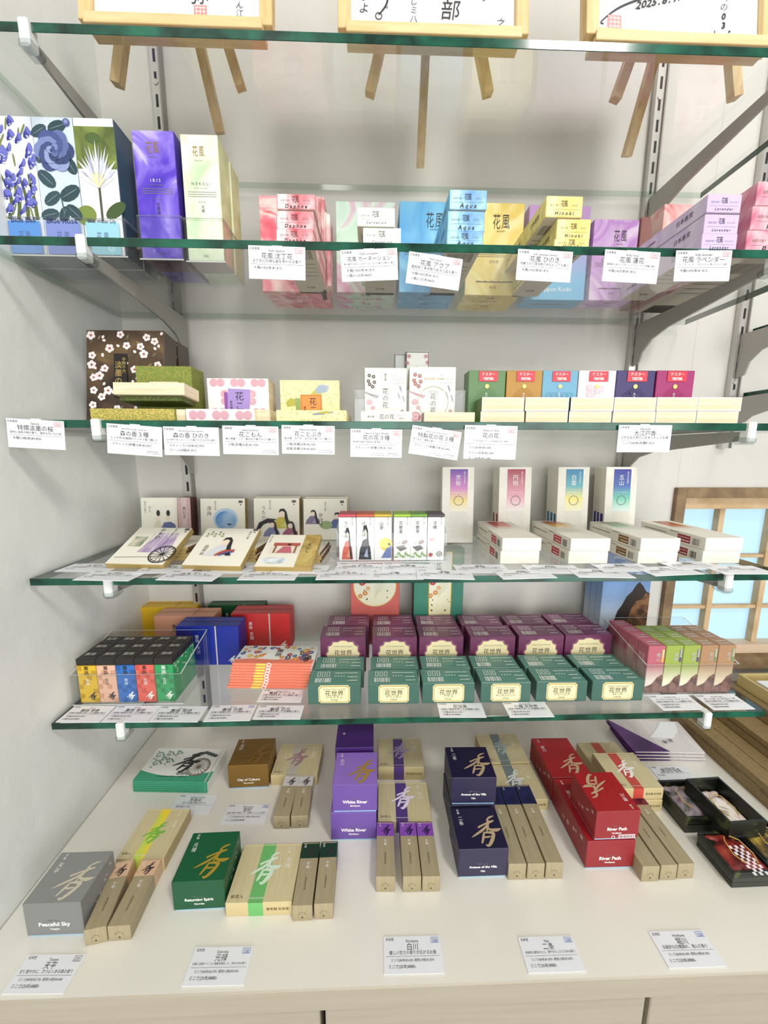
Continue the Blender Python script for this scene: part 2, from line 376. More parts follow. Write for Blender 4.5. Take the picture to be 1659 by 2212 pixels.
# glass shelves
BKE = sheet('pale_rear_edge', (.66, .76, .70), 1.5, .1)
names = {1: 'topmost clear glass shelf with a green edge, carrying the wooden easels', 2: 'clear glass shelf holding the tall floral boxes and hung with six price cards',
         3: 'clear glass shelf at eye level hung with nine price cards', 4: 'clear glass shelf with the picture covered boxes and white boxes on it', 5: 'lowest clear glass shelf with the purple and green boxes on it'}
CLIP = sheet('clear_plastic_clip', (.8, .83, .83), 1.5, .08); CLIPW = M('#dfe2df', .2, 0, 'milky_plastic')
def shelf(i, x0, x1, label, wd=WD):
    z = ZS[i] if i else i; mb = MB(); y0, y1 = -wd, -.012
    mb.box(x0, y0, z-G, x1, y1, z+G, {'*': EDGE, 'top': GLASS, 'bottom': GLASS, 'back': BKE, 'left': BKE if i < 3 else EDGE}, .0004)
    return tag(mb.build('glass_shelf'), label, 'glass shelf', 'glass shelves')
def bracket(x, z, label, wd=WD, h=.055, grp=None):
    """steel arm under a shelf, deep at the wall, with a clear clip at the tip"""
    zt = z-G-.0004; tip = -wd+.008
    P = [(-.0108, zt), (tip, zt), (tip, zt-.010)]
    P += [(-.075, zt-.022), (-.045, zt-.030), (-.030, zt-.042), (-.0245, zt-h), (-.0108, zt-h-.004)]
    mb = MB(); mb.prism(P, 'x', x-.0013, x+.0013, ARM); o = mb.build('shelf_bracket')
    mb = MB(); mb.box(x-.0045, tip-.012, zt-.012, x+.0045, tip-.0004, z+G+.0012, CLIPW, .0015); mb.box(x-.0065, tip-.013, zt-.014, x+.0065, tip+.006, zt-.0055, CLIP, .003); mb.build('plastic_clip', o)
    tag(o, label, 'shelf bracket', grp or 'brackets under the glass shelves')
sw = {1: .2725*K}
lv = {1: 'topmost', 2: 'second', 3: 'third', 4: 'fourth', 5: 'lowest'}
for i in range(1, 6):
    shelf(i, XL+.004, XR, names[i], sw.get(i, WD))
    bracket(atY({1: 50, 2: 178, 3: 210, 4: 236, 5: 262}[i], {1: 60, 2: 530, 3: 922, 4: 1265, 5: 1572}[i], -WD).x, ZS[i], 'steel arm with clear clip under the %s glass shelf, left one' % lv[i], sw.get(i, WD))
    if i != 2: bracket(XU[1]+(.0 if i == 1 else 0), ZS[i], 'steel arm with clear clip under the %s glass shelf, right one' % lv[i], sw.get(i, WD))
bracket(XU[1], ZS[2], 'steel arm with clear clip under the second glass shelf, right one')
# the next bay to the right
for k, (z, t_) in enumerate(((ZS[1]-.03, 'upper'), (ZS[2]-.012, 'middle'), (atY(1640, 857, 0).z, 'lower'))):
    mb = MB(); mb.box(XU[2]+.014, -WD*.9, z-G, 1.6, -.012, z+G, {'*': EDGE, 'top': GLASS, 'bottom': GLASS}, .0004); tag(mb.build('glass_shelf'), '%s glass shelf of the next bay, cut off by the right edge of the photo' % t_, 'glass shelf', 'glass shelves of the next bay')
    bracket(XU[2], z, '%s steel arm on the upright beyond the shelves' % t_, WD*.9, .06, 'brackets of the next bay')

# ------------------------------------------------------------------ price cards
def card_face(F, maker, rom, ttl, desc, lines, badge=None, foot=None, ink=RINK):
    F.text(.11, .91, .046, maker, INK); F.text(.5, .86, min(.055, .6/tw(rom)), rom, INK)
    F.text(.5, .70, min(.105, .8/tw(ttl)), ttl, INK)
    F.text(.5, .545, min(.058, .90/tw(desc)), desc, INK)
    F.rect(.04, .445, .96, .452, INK)
    for i, t in enumerate(lines): q = min(.058, .9/tw(t)); F.text(.04+q*tw(t)*.5, .345-.16*i, q, t, INK)
    if badge: F.frame(.83, .80, .965, .955, .006, ink); F.text(.897, .905, min(.032, .12/tw(badge[0])), badge[0], ink); F.text(.897, .845, .046, badge[1], ink)
    if foot:
        for i, (a, b_) in enumerate(foot): x = .83-.30*i; F.text(x, .155, min(.034, .26/tw(a)), a, INK); F.text(x, .075, min(.044, .26/tw(b_)), b_, INK)
CW, CH = .056, .031
def hung(z, xl, xr, yt, yb, tilt, label, *a, **k):
    """card hanging on the front edge of a shelf"""
    A = atY(xl, yt, -WD-.0022); B = atY(xr, yt, -WD-.0022); w = B.x-A.x; h = A.z-atY((xl+xr)/2, yb, -WD-.0022).z
    mb = MB(); mb.box(-w/2, -.0004, 0, w/2, .0004, h, CARD, .0001); o = mb.build('price_card')
    t = MB(); card_face(Face(t, w, .0008, h, 'front'), *a, **k); t.build('lettering', o)
    c = MB(); c.box(-.005, .0005, h-.004, .005, .0017, h+.001, M('#e8ece8', .15, 0, 'card_clip'), .0003); c.build('holder_clip', o)
    o.location = ((A.x+B.x)/2, -WD-.0022, A.z-h); o.rotation_euler = (0, math.radians(tilt), 0); tag(o, label, 'price card', 'price cards hung on the shelf edges')
N_, Km, Hn, Sp = '日本香堂', '鳩居堂', '鳩居堂', '松栄堂'
fl = ('Flower', 'お花'); pf = ('Perfume', '香水'); bs = '大箱(≒420本)¥1,815-'
hung(2, 535, 658, 531, 604, 1, 'white price card under the pink and red stack', N_, 'Kafu daphne', '花風 沈丁花', '沈丁花の可憐な姿を思わせる香り', [bs], fl)
hung(2, 738, 861, 537, 607, -3, 'straight white price card with two price lines under the white boxes', N_, 'Kafu carnation', '花風 カーネーション', '落ち着きのあるシルキーフローラルの香りの明るい香り', [bs, '小箱(≒120本)¥605-'], fl)
hung(2, 876, 993, 550, 620, 7, 'crooked white price card under the light blue boxes', N_, 'Kafu aqua', '花風 アクア', '透明感と清涼感のある上品な香り', [bs, '小箱(≒120本)¥605-'], ('Marine', '浮島'))
hung(2, 1117, 1236, 540, 608, 2, 'white price card under the yellow boxes', N_, 'Kafu japanese cypress', '花風 ひのき', '洗練された清涼感のあるピュアな香り', [bs], fl)
hung(2, 1305, 1425, 541, 611, 2, 'white price card under the lilac upright box', N_, 'Kafu lotus', '花風 蓮花', '透明感のあるパウダリックフローラルの清楚な香り', [bs], fl)
hung(2, 1462, 1583, 540, 608, -1, 'white price card under the three violet boxes, last one on its shelf edge', N_, 'Kafu lavender', '花風 ラベンダー', 'ラベンダーエッセンスをふんだんに使ったピュアな香り', [bs], fl)
hung(3, 10, 134, 906, 969, 3, 'leftmost price card on the eye level shelf edge, left of the blossom box', N_, 'Sakura', '特撰淡墨の桜', '淡めに淡めの桜の香り。海外の方にも人気', ['大箱(≒380本)¥3,850-'], fl)
as_ = ('Assorted type', 'アソートタイプ'); gf = ('Recommended for gifts', 'ギフトにおすすめ')
hung(3, 226, 345, 918, 983, 4, 'tilted price card under the left of the green box, with one boxed note', N_, 'Morinoka (woody 3 kinds set)', '森の香３種', 'ヒノキ/杉/白檀調のウッディ香３種入り', ['スティック(各種10本)¥2,057-'], None, [as_])
hung(3, 351, 471, 922, 984, 1, 'price card under the wooden box end, with stick and cone prices', N_, 'Morinoka (japanese cypress)', '森の香 ひのき', '山や木々をイメージした爽やかなひのきの香り', ['スティック(150本)¥3,993-', 'コーン(24個)¥1,815-'])
hung(3, 479, 600, 920, 982, 1, 'price card under the pink patterned boxes', Km, 'Hana komon', '花こもん', '椿の雪華・ハス・鳳仙花の華やかな３種入り', ['小箱(各種20本)¥3,300-'], fl, [gf])
hung(3, 607, 722, 919, 981, 1, 'price card under the yellow speckled boxes', Km, 'Hana kotobuki', '花ことぶき', '金木犀・沈丁花・あやめの香りの３種入り', ['小箱(各種20本)¥6,300-', '紙箱(各種10本)¥3,850-'], fl, [gf])
hung(3, 756, 868, 927, 988, 1, 'price card under the cream floral box in the clear stand', N_, 'Hana no hana 3kinds', '花の花３種', '明治時代発祥で国内初の香水香。バラ・スミレ・ユリ', ['スティック(各種15本)¥1,320-'], pf, [as_, gf])
hung(3, 882, 990, 925, 987, 8, 'crooked price card under the floral box with a ring on it', N_, 'Special hana no hana 3kinds', '特製花の花３種', '花の花より濃厚な香り。バラ・スミレ・ユリ', ['スティック(各種10本)¥2,640-'], pf, [as_, gf])
hung(3, 1003, 1117, 919, 992, 1, 'price card with three price lines, under the first wooden box ends', N_, 'Hana no hana', '花の花', 'バラ(rose)/スミレ(violet)/ユリ(lily)', ['バラ(40本)¥2,640-', 'スミレ(40本)¥2,640-', 'ユリ(40本)¥2,640-'], pf)
hung(3, 1337, 1452, 918, 977, 0, 'price card alone under the right of the wooden box rows', N_, 'Edo-koh', '大江戸香', '江戸文化の粋の心をあらわしたお香', ['ミニ寸(60本)各種¥1,815-'])
def flat(z, cx, cy_, ang, label, *a, w=CW, h=CH, grp='price cards lying on glass', **k):
    mb = MB(); mb.box(-w/2, -h/2, 0, w/2, h/2, .0006, CARD, .0001); o = mb.build('price_card')
    t = MB(); card_face(Face(t, w, h, .0006, 'top'), *a, **k); t.build('lettering', o)
    P = at(cx, cy_, z); o.location = P+Vector((0, 0, .0002)); o.rotation_euler = (0, 0, math.radians(ang)); return tag(o, label, 'price card', grp)
def flat4(z, tl, tr, bl, br, label, *a, **k):
    """card lying flat, through the pixels of its four corners"""
    P = [at(*q, z) for q in (tl, tr, bl, br)]; c = sum(P, Vector())/4; e = (P[1]-P[0]+P[3]-P[2])/2; n = (P[0]-P[2]+P[1]-P[3])/2
    o = flat(z, 0, 2000, 0, label, *a, w=e.length, h=n.length, **k); o.location = c+Vector((0, 0, .0003)); o.rotation_euler = (0, 0, math.atan2(e.y, e.x)); return o
wd_ = ('Wood', '木香'); mini = lambda a, b_, c: ['ミニ寸(80本)¥%s- 徳用(10枚)¥%s-' % (a, b_), 'ミニ寸(20本)¥%s-' % c]
Gc = 'price cards on the counter'
flat4(ZC, (62, 2065), (188, 2061), (3, 2148), (135, 2150), 'price card at the counter edge, in front of the grey box', Sp, 'Tenpyo', '天平', '甘く穏やかに、力づよくある森の香り', mini('2,750', '4,400', '880'), fl, ink=GINK, grp=Gc)
flat4(ZC, (420, 2048), (547, 2045), (395, 2132), (528, 2130), 'price card at the counter edge, in front of the green box', Sp, 'Genroku', '元禄', '白檀と沈香をベースに漢薬を調合した、深みのある香り', mini('2,970', '4,950', '880'), ('Sandalwood', '白檀'), ink=BINK, grp=Gc)
flat4(ZC, (828, 2025), (952, 2022), (830, 2107), (958, 2104), 'price card at the counter edge, in front of the purple capped slim boxes', Sp, 'Shirakawa', '白川', '優しい甘さの香りが広がるお香', mini('2,420', '1,870', '880'), ('Sandalwood', '白檀'), ink=BINK, grp=Gc)
flat4(ZC, (1119, 2026), (1236, 2022), (1140, 2104), (1265, 2100), 'price card at the counter edge, in front of the dark navy boxes', Sp, 'Nijo', '二条', '伝統的な調合のもと、華やかにしたてのある香り', mini('1,870', '1,870', '880'), ('Sandalwood', '白檀'), ink=BINK, grp=Gc)
flat4(ZC, (1403, 2014), (1519, 2010), (1442, 2093), (1567, 2089), 'rightmost price card at the counter edge', Sp, 'Horikawa', '堀川', '伝統的な白檀調の、澄んだ香り', mini('2,090', '1,870', '880'), ('Sandalwood', '白檀'), ink=BINK, grp=Gc)
flat4(ZC, (385, 1718), (472, 1718), (366, 1757), (452, 1760), 'price card tucked behind the cream box, near the green edged booklets', Sp, 'Tradition incense', '芳香彩', '五つの香の組み合わせ', ['(各5本)¥1,100-'], grp=Gc)
flat4(ZC, (491, 1739), (583, 1738), (477, 1781), (574, 1781), 'price card on the counter in front of the brown box', Sp, 'Muromachi', '室町', '甘美で香辛を調合した、伽羅のふくよかな香り', mini('3,300', '4,950', '880'), ('Wood', '木香'), ink=BINK, grp=Gc)
flat4(ZC, (1403, 1657), (1487, 1656), (1423, 1686), (1502, 1684), 'price card behind the black trays', Sp, 'Incense sachet', '懐中防虫香', '名香の香りを、持ち歩く', ['¥1,650-'], grp=Gc)
# lying on the fourth shelf
z4 = ZT[4]; G4 = 'price cards lying on the fourth shelf'
row4 = [(197, 1227), (240, 1245), (362, 1230), (414, 1245), (519, 1230), (583, 1244), (651, 1230), (746, 1243), (781, 1227), (852, 1243), (881, 1227), (960, 1242), (1039, 1229), (1132, 1241), (1193, 1230), (1296, 1239), (1345, 1227), (1444, 1234), (1493, 1222), (1595, 1232)]
who = ['back left corner card', 'first front row card from the left', 'below the carriage wheel picture box', 'second front row card from the left', 'below the box with the seated figure', 'third front row card from the left', 'below the pavilion picture box',
       'fourth front row card from the left', 'just below the slim boxes on the left', 'fifth front row card from the left', 'just below the slim boxes on the right', 'sixth front row card from the left', 'left of the first white box pair', 'curled one below the first white box pair',
       'between the first two white box pairs', 'front one below the second white box pair', 'between the second and third white box pairs', 'below the third white box pair', 'before the gap of the last two pairs', 'below the last white box pair']
ttl4 = ['おもひ', 'たけひ', '品定め', 'みをつくし', '浮舟', 'うたかた', 'えにし', 'うつせみ', 'はすのは', '山里', '花散里', '浮橋', '京桜', '円明', '円月', '白雲', '金閣', '五山', '銀閣', '北山']
for i, ((x, y), w_, tt) in enumerate(zip(row4, who, ttl4)):
    flat(z4 + .0007*(i % 4), x, y, rnd.uniform(-6, 6), 'price card flat on the glass, '+w_, Sp, 'Genji', tt, '源氏物語をテーマにした香り', ['¥1,320-'], w=.060, h=.030, grp=G4)
z5 = ZT[5]; G5 = 'price cards lying on the lowest shelf'
for i, (q, nm_, tt, rm) in enumerate([
    (((168, 1526), (246, 1527), (113, 1562), (219, 1561)), 'at the left end of the shelf', '薫路 草春', 'Kunro'), (((249, 1526), (343, 1526), (224, 1561), (327, 1561)), 'under the middle of the black capped boxes', '薫路 雪柳', 'Kunro'),
    (((345, 1527), (450, 1527), (322, 1561), (427, 1561)), 'just right of the tray of black capped boxes', '薫路 宵詩', 'Kunro'), (((458, 1525), (553, 1524), (439, 1561), (543, 1557)), 'left of the coral stack, with blue mark', '薫路 花園', 'Kunro'),
    (((559, 1525), (656, 1525), (545, 1555), (650, 1555)), 'front one below the coral booklet stack', '薫路 恋月', 'Kunro'), (((569, 1491), (658, 1491), (553, 1517), (650, 1519)), 'rear one below the coral booklet stack', '薫路アソート', 'Kunro assort'),
    (((944, 1520), (1040, 1520), (950, 1551), (1050, 1551)), 'below the third green box', '花世界', 'Floral world'), (((1083, 1519), (1178, 1517), (1103, 1551), (1196, 1550)), 'bent one below the fourth and fifth green boxes', '六種 花世界', 'Floral world'),
    (((1397, 1504), (1486, 1502), (1432, 1536), (1525, 1534)), 'below the tray of mountain boxes, left one', 'インセンスロードアソート', 'Incense road'), (((1499, 1503), (1585, 1501), (1540, 1535), (1631, 1533)), 'below the tray of mountain boxes, right one', 'インセンスロード', 'Incense road')]):
    flat4(z5, *q, 'price card flat on the glass, '+nm_, Sp if i < 6 else N_, rm, tt, '四季の情景を表した五種類の香り', ['大箱(80本)¥3,300-', '小箱(20本)¥880-'], ('Wood', '木香') if i == 3 else None, ink=BINK, grp=G5)
# ================================================================== COUNTER
def bx(c, rough=.45): return M(c, rough, 0, 'printed_board')
def hbox(P, body, side, ink_a, kanji, eng, foil, label, group=None, flip=False, white=WINK, bar=False):
    """tall presentation box: brush character on the lid, English line on the front, blue tray strip at the foot"""
    def deco(part, w, d, h):
        q = part('brush_character'); F = Face(q, w, d, h, 'topx' if flip else 'top')
        kou(F, .27, .07, .62, foil, 2, .28, 1.25)
        p = part('lettering'); F = Face(p, w, d, h, 'topx' if flip else 'top')
        F.text(.15, .96, .055, kanji[0], white, True); F.text(.17, .78, .10, kanji[1], white, True)
        F = Face(p, w, d, h, 'front'); F.text(.5, .40, min(.11, .80/tw(eng[0])), eng[0], white, bold=.03); F.text(.5, .26, .055, eng[1], white, bold=.03); F.text(.5, .50, .04, kanji[0]+'  Incense', GINK)
        for f in ('left', 'right'):
            F = Face(p, w, d, h, f); F.text(.86, .80, .07, kanji[1][0], white); F.text(.72, .66, .05, kanji[0][0], white); F.text(.66, .60, .05, kanji[0][1], white); F.text(.5, .45, .07, kanji[1][0], white); F.text(.38, .38, .07, kanji[1][-1], white)
        if bar:
            F = Face(p, w, d, h, 'front'); F.rect(.55, .06, .93, .20, M('#e8c8cc')); x = .58
            while x < .90: F.rect(x, .09, x+.012, .17, INK, 2); x += rnd.choice((.024, .03, .04))
            F.ring(.43, .12, .04, .012, WINK)
    return carton('incense_box', label, P, {'*': body, 'front': side, 'left': side, 'right': side}, deco, 'incense box', group, base=(.07, M('#9cc8e4', .5)))
def c80(P, band, bright, txt, label, foil=WINK, group='flat cream boxes with a coloured band', n80=True, u0=.34, u1=.56):
    def deco(part, w, d, h):
        q = part('colour_band'); F = Face(q, w, d, h, 'top'); F.rect(u0, .0, u1, 1, band); F = Face(q, w, d, h, 'front'); F.rect(u0, 0, u1, 1, band)
        q = part('brush_character'); kou(Face(q, w, d, h, 'top'), .22, .30, .46, foil, 2, .2)
        p = part('lettering'); F = Face(p, w, d, h, 'top'); F.text(.80, .93, .05, '芳輪', WINK, True); F.text(.82, .74, .085, txt, WINK, True)
        if n80: F.text(.15, .10, .062, '80本入', M('#4d4326'))
        F.text((u0+u1)/2, .07, .03, 'HORIN INCENSE', WINK, l=2)
        F = Face(p, w, d, h, 'front'); F.text(.78, .5, .055, '香老舗 松栄堂', M('#4d4326'))
    return carton('incense_box', label, P, {'*': TAN, 'front': M('#cdbc8b', .45, 0, 'ribbed_gold_paper'), 'left': M('#b9a778'), 'right': M('#b9a778')}, deco, 'incense box', group)
def slim(P, cap, txt, label, chr_=INK, group='slim khaki boxes with a coloured end'):
    def deco(part, w, d, h):
        q = part('cap_band'); F = Face(q, w, d, h, 'top'); F.rect(0, .72, 1, 1, cap)
        F = Face(q, w, d, h, 'right'); F.rect(.72, .02, 1, .98, cap); F = Face(q, w, d, h, 'left'); F.rect(0, .02, .28, .98, cap)
        q = part('brush_character'); kou(Face(q, w, d, h, 'top'), .22, .745, .58, chr_, 2, .2)
        p = part('lettering'); F = Face(p, w, d, h, 'top'); F.text(.20, .985, .13, txt, WINK, True, 2); F.text(.5, .66, .17, '芳輪', WINK, True)
        F.text(.5, .42, .10, '香老舗松栄堂', M('#57492e'), True)
        F = Face(p, w, d, h, 'front'); F.text(.5, .26, .12, '▲', INK)
        for a in range(5): F.disc(.5+.17*math.cos(math.pi*(.1+.2*a)), .40+.17*math.sin(math.pi*(.1+.2*a))*w/h, .022, INK, 1, 8)
    return carton('slim_incense_box', label, P, KRAFT, deco, 'incense box', group)
z = ZC; GT = 'tall boxes with a brush character on the lid'
hbox(on(z, (60, 2027), (184, 2022), 1954, b=(134.5, 1841)), bx('#8b8c8a'), bx('#7f807e'), 0, ('芳輪', '天平'), ('Peaceful Sky', 'Tenpyo'), M('#d8d0b8', .35, .3, 'pale_foil'), 'grey box with a pale brush character on its lid, nearest the side wall')
c80(on(z, (253, 1881), (356, 1881), 1856, b=(304, 1747)), M('#d8d84e', .5, 0, 'lime_band', tex=('cloud', 60, ((.4, '#c8dc60'), (.6, '#f0d838')))), 0, '天平', 'flat cream box with a lime and yellow band, beside the grey box', M('#7cc04e', .4, 0, 'green_foil'))
pk = M('#dcb795', .5, 0, 'peach_band', tex=('speck', 300, ((0, '#dcb795'), (.9, '#c29a72'))))
slim(on(z, (184.5, 2045), (233, 2034), 2012, b=(257, 1861)), pk, '天平', 'left one of the two slim khaki boxes with peach ends')
slim(on(z, (235, 2034), (284, 2030), 2003, b=(305, 1857)), pk, '天平', 'right one of the two slim khaki boxes with peach ends')
hbox(on(z, (376, 1971), (488, 1965), 1907, b=(419, 1799)), bx('#0e5a34'), bx('#0c5230'), 0, ('芳輪', '元禄'), ('Returning Spirit', 'Genroku'), GOLD, 'dark green box with a gold brush character on its lid')
c80(on(z, (488, 1980), (632, 1976), 1952, b=(530, 1824)), M('#6cb86a', .5), 0, '元禄', 'flat cream box with a bright green band, beside the dark green box', M('#d8ecd4', .4))
dg = M('#123a2a', .35)
slim(on(z, (632, 1990.5), (675, 1988.6), 1958, b=(658, 1820)), dg, '元禄', 'left one of the two slim khaki boxes with dark green ends')
slim(on(z, (679, 1987), (720, 1985), 1954, b=(697, 1818.6)), dg, '元禄', 'right one of the two slim khaki boxes with dark green ends')
hbox(on(z, (495, 1706), (581, 1702), 1654.7, b=(515, 1597)), bx('#7a5a1e'), bx('#7c5c20'), 0, ('芳輪', '室町'), ('City of Culture', 'Muromachi'), M('#a07a38', .35, .4, 'bronze_foil'), 'small brown box with a bronze brush character on its lid')
c80(on(z, (585, 1696), (686, 1695.6), 1675, b=(607, 1607)), M('#c4bfae', .5), 0, '室町', 'flat cream box with a grey band and a plum brush character, beside the brown box', M('#a77f86', .4))
gy = M('#cfcdc8', .4)
slim(on(z, (591, 1791), (626, 1791), 1764, b=(616, 1675)), gy, '室町', 'left one of the two slim khaki boxes with silver grey ends')
slim(on(z, (629, 1790), (666, 1788), 1764, b=(646, 1676)), gy, '室町', 'right one of the two slim khaki boxes with silver grey ends')
# purple stack
lower = on(z, (715.5, 1818), (813, 1816), 1756.4, .078)
A = lower; tp = on(A.top, (719, 1757), (815, 1755.5), 1696.7, b=(724.5, 1626)); lower.d = tp.d; lower.h = A.h
PUR, PURS = bx('#9270c6'), bx('#6c4e9e')
hbox(lower, PUR, PURS, 0, ('芳輪', '白川'), ('White River', 'Shirakawa'), GOLD, 'lower one of the two stacked bright purple boxes', 'stacked purple boxes')
tp.A.z = lower.top+.0003; hbox(tp, PUR, PURS, 0, ('芳輪', '白川'), ('White River', 'Shirakawa'), GOLD, 'upper one of the two stacked bright purple boxes, gold brush character on its lid', 'stacked purple boxes')
bk = Pl((lower.A.x+.001, lower.A.y+lower.d+.003, z), 0, lower.w-.004, .05, lower.h*2+.002)
carton('incense_box', 'dark purple box standing upright behind the bright purple pair', bk, bx('#46246e'), lambda part, w, d, h: Face(part('lettering'), w, d, h, 'top').text(.2, .5, .08, '香', WINK), 'incense box')
pb = M('#583e84', .35)
f1 = on(z, (816, 1798.7), (932.5, 1798.7), 1773, b=(817.5, 1689.5)); c80(f1, pb, 0, '白川', 'nearer one of the two flat cream boxes with a purple band', M('#ece4f4', .4))
c80(on(z, (817, 1684.8), (916, 1684.8), 1657.6, b=(811, 1595)), pb, 0, '白川', 'farther one of the two flat cream boxes with a purple band', M('#b4a4cc', .4))
pc = M('#8a50b4', .35)
slim(on(z, (812, 1927), (853, 1927), 1894.5, b=(817.5, 1776)), pc, '白川', 'left one of the three slim khaki boxes with purple ends', M('#1e1438'))
slim(on(z, (870, 1928), (909.4, 1927), 1894.5, b=(865.6, 1776)), pc, '白川', 'middle one of the three slim khaki boxes with purple ends', M('#1e1438'))
slim(on(z, (911.7, 1927), (950, 1926), 1894.5, b=(906, 1776)), pc, '白川', 'right one of the three slim khaki boxes with purple ends', M('#1e1438'))
# navy
NV, NVS = bx('#1a1538'), bx('#2b2644')
n1 = on(z, (989.3, 1899), (1095.3, 1895.5), 1835.6, b=(971, 1746)); hbox(n1, NV, NVS, 0, ('芳輪', '二条'), ('Avenue of the Villa', 'Nijo'), PGOLD, 'dark navy box standing in front of the navy stack')
n2 = Pl((0, 0, 0), 0, 1, 1, 1); q = on(n1.top, (974, 1740), (1070, 1739), 1681, b=(960.7, 1614))
n2 = Pl((n1.A.x, n1.A.y, z), n1.ang, n1.w, q.d, n1.h); n2.A = Vector((q.A.x, max(q.A.y, n1.A.y+n1.d+.001), z))
hbox(n2, NV, NVS, 0, ('芳輪', '二条'), ('Avenue of the Villa', 'Nijo'), PGOLD, 'lower navy box of the rear stack, almost wholly hidden')
q.A = n2.A+Vector((0, 0, n2.h+.0003)); hbox(q, NV, NVS, 0, ('芳輪', '二条'), ('Avenue of the Villa', 'Nijo'), PGOLD, 'upper navy box of the rear stack, highest of the navy boxes')
sb = M('#748482', .4)
f1 = on(z, (1071.6, 1753), (1183, 1749), 1730.6, br=(1137, 1650)); f1.d = min(f1.d, .11); f1.A.x += .004; f1.w -= .004; c80(f1, sb, 0, '二条', 'nearer one of the two flat cream boxes with a slate grey band', M('#dfe4e0', .4))
f2 = Pl(f1.A+Vector((-math.sin(f1.ang)*(f1.d+.001), f1.d+.001, 0)), f1.ang, f1.w, f1.d, f1.h+.002); c80(f2, sb, 0, '二条', 'farther one of the two flat cream boxes with a slate grey band', M('#a8b4b0', .4))
nc = M('#1d2350', .35)
for i, (a, b_, y) in enumerate(((1097, 1135, 1901), (1137.8, 1174.7, 1900), (1177.6, 1214.6, 1898.8))):
    slim(on(z, (a, y), (b_, y-.4), (1867, 1866.5, 1864.4)[i], .098*K/.756), nc, '二条', ('left', 'middle', 'right')[i]+' one of the three slim khaki boxes with navy ends', M('#10142c'))
# red
RD, RDS = bx('#a31a20'), bx('#8f2026')
r1 = on(z, (1263.3, 1879), (1366.4, 1876.5), 1817.8, .085); r1.d = .082; hbox(r1, RD, RDS, 0, ('芳輪', '堀川'), ('River Path', 'Horikawa'), PGOLD, 'nearer lower red box, under the top red one')
r2 = Pl(r1.A+Vector((0, r1.d+.0015, 0)), r1.ang, r1.w, .070, r1.h); hbox(r2, RD, RDS, 0, ('芳輪', '堀川'), ('River Path', 'Horikawa'), PGOLD, 'farther lower red box, behind the top red one')
r3 = on(r1.top+.0005, (1283, 1817), (1377, 1813.5), 1754, br=(1323, 1667)); r3.d = min(r3.d, .095)
hbox(r3, RD, RDS, 0, ('芳輪', '堀川'), ('River Path', 'Horikawa'), PGOLD, 'top red box lying crosswise on the lower red ones, with upside-down lettering', flip=True, bar=True)
rb = M('#c8483c', .4)
c1 = on(z, (1330, 1755), (1428.6, 1753), 1730.5, .10); c1.A.x += .0; zz = c1.h
w_ = c1.w; c80(c1, rb, 0, '堀川', 'lower one of the two stacked cream boxes with a red band', WINK)
c2 = on(c1.top+.0004, (1333, 1728), (1431.5, 1726), 1704.5, br=(1368, 1625)); c80(c2, rb, 0, '堀川', 'upper one of the two stacked cream boxes with a red band', WINK)
mc = M('#6a1a34', .35)
for i, (a, b_, y) in enumerate(((1384.5, 1421.7, 1905), (1424.5, 1459.7, 1902), (1461.5, 1496.7, 1898.5))):
    slim(on(z, (a, y), (b_, y-1), (1872.7, 1870, 1867)[i], .098), mc, '堀川', ('left', 'middle', 'right')[i]+' one of the three slim khaki boxes with maroon ends', M('#2c0c18'))
# green edged booklets
TEAL = bx('#3fa07c'); WH = M('#eef0ea', .4)
def wheel(F, u, v, r, m, l=2, n=16, k=1):
    F.ring(u, v, r, r*.10, m, l, 36); F.ring(u, v, r*.84, r*.05, m, l, 36); F.disc(u, v, r*.13, m, l)
    for i in range(n):
        a = 2*math.pi*i/n; q = F.a/F.b; F.stroke([(u+r*.1*math.cos(a), v+r*.1*q*math.sin(a), r*.03), (u+r*.9*math.cos(a), v+r*.9*q*math.sin(a), r*.03)], m, l, 0, 0, 1, 0) if False else \
            F.poly([(u+r*.1*math.cos(a+.25), v+r*.1*q*math.sin(a+.25)), (u+r*.9*math.cos(a+.03), v+r*.9*q*math.sin(a+.03)), (u+r*.9*math.cos(a-.03), v+r*.9*q*math.sin(a-.03)), (u+r*.1*math.cos(a-.25), v+r*.1*q*math.sin(a-.25))], m, l)
base = on(z, (287.5, 1711), (448.5, 1714), 1686.6, .06); top_ = on(base.top, (286, 1686.6), (450, 1689), .0034, b=(343.6, 1610.6))
def bdeco(last):
    def deco(part, w, d, h):
        p = part('cover_print'); F = Face(p, w, d, h, 'top')
        P = [(0, 0), (1, 0), (1, .36)]+[(1-i/12, .36-.18*math.sin(math.pi*i/12)) for i in range(13)]; F.poly([(0, 0), (1, 0)]+[(1-i/12, .30-.16*math.sin(math.pi*i/12)) for i in range(13)], TEAL)
        F.rect(.95, 0, .965, 1, M('#cfd2c4'), 2)
        if last:
            kou(F, .36, .27, .34, INK, 3, .3); wheel(F, .76, .42, .15, M('#7a6a52'), 2)
            for i in range(7): F.disc(.60+.05*i, .86-.03*abs(i-3), .035, M('#4c5654'), 2, 10, .8)
            for i in range(5): F.disc(.54+.03*i, .22+.02*(i % 2), .03, M('#8d9490'), 3, 10, .8)
            for cx, cy2, r in ((.10, .80, .06), (.24, .84, .05), (.14, .55, .06), (.30, .62, .05), (.20, .68, .04), (.36, .88, .04)):
                F.stroke([(r*(1-t/9)*math.cos(t*.9), r*(1-t/9)*math.sin(t*.9), .006) for t in range(9)], M('#4f8a72'), 2, cx, cy2-.05)
                for s_ in range(3): F.disc(cx+r*1.2*math.cos(s_*2.1), cy2-.05+r*1.2*math.sin(s_*2.1)*w/d, .012, M('#4f8a72'), 2, 6)
            F.fuzz(.28, .14, .66, .02, M('#1d5a44'), 2)
    return deco
nb = 6; hh = base.h/nb
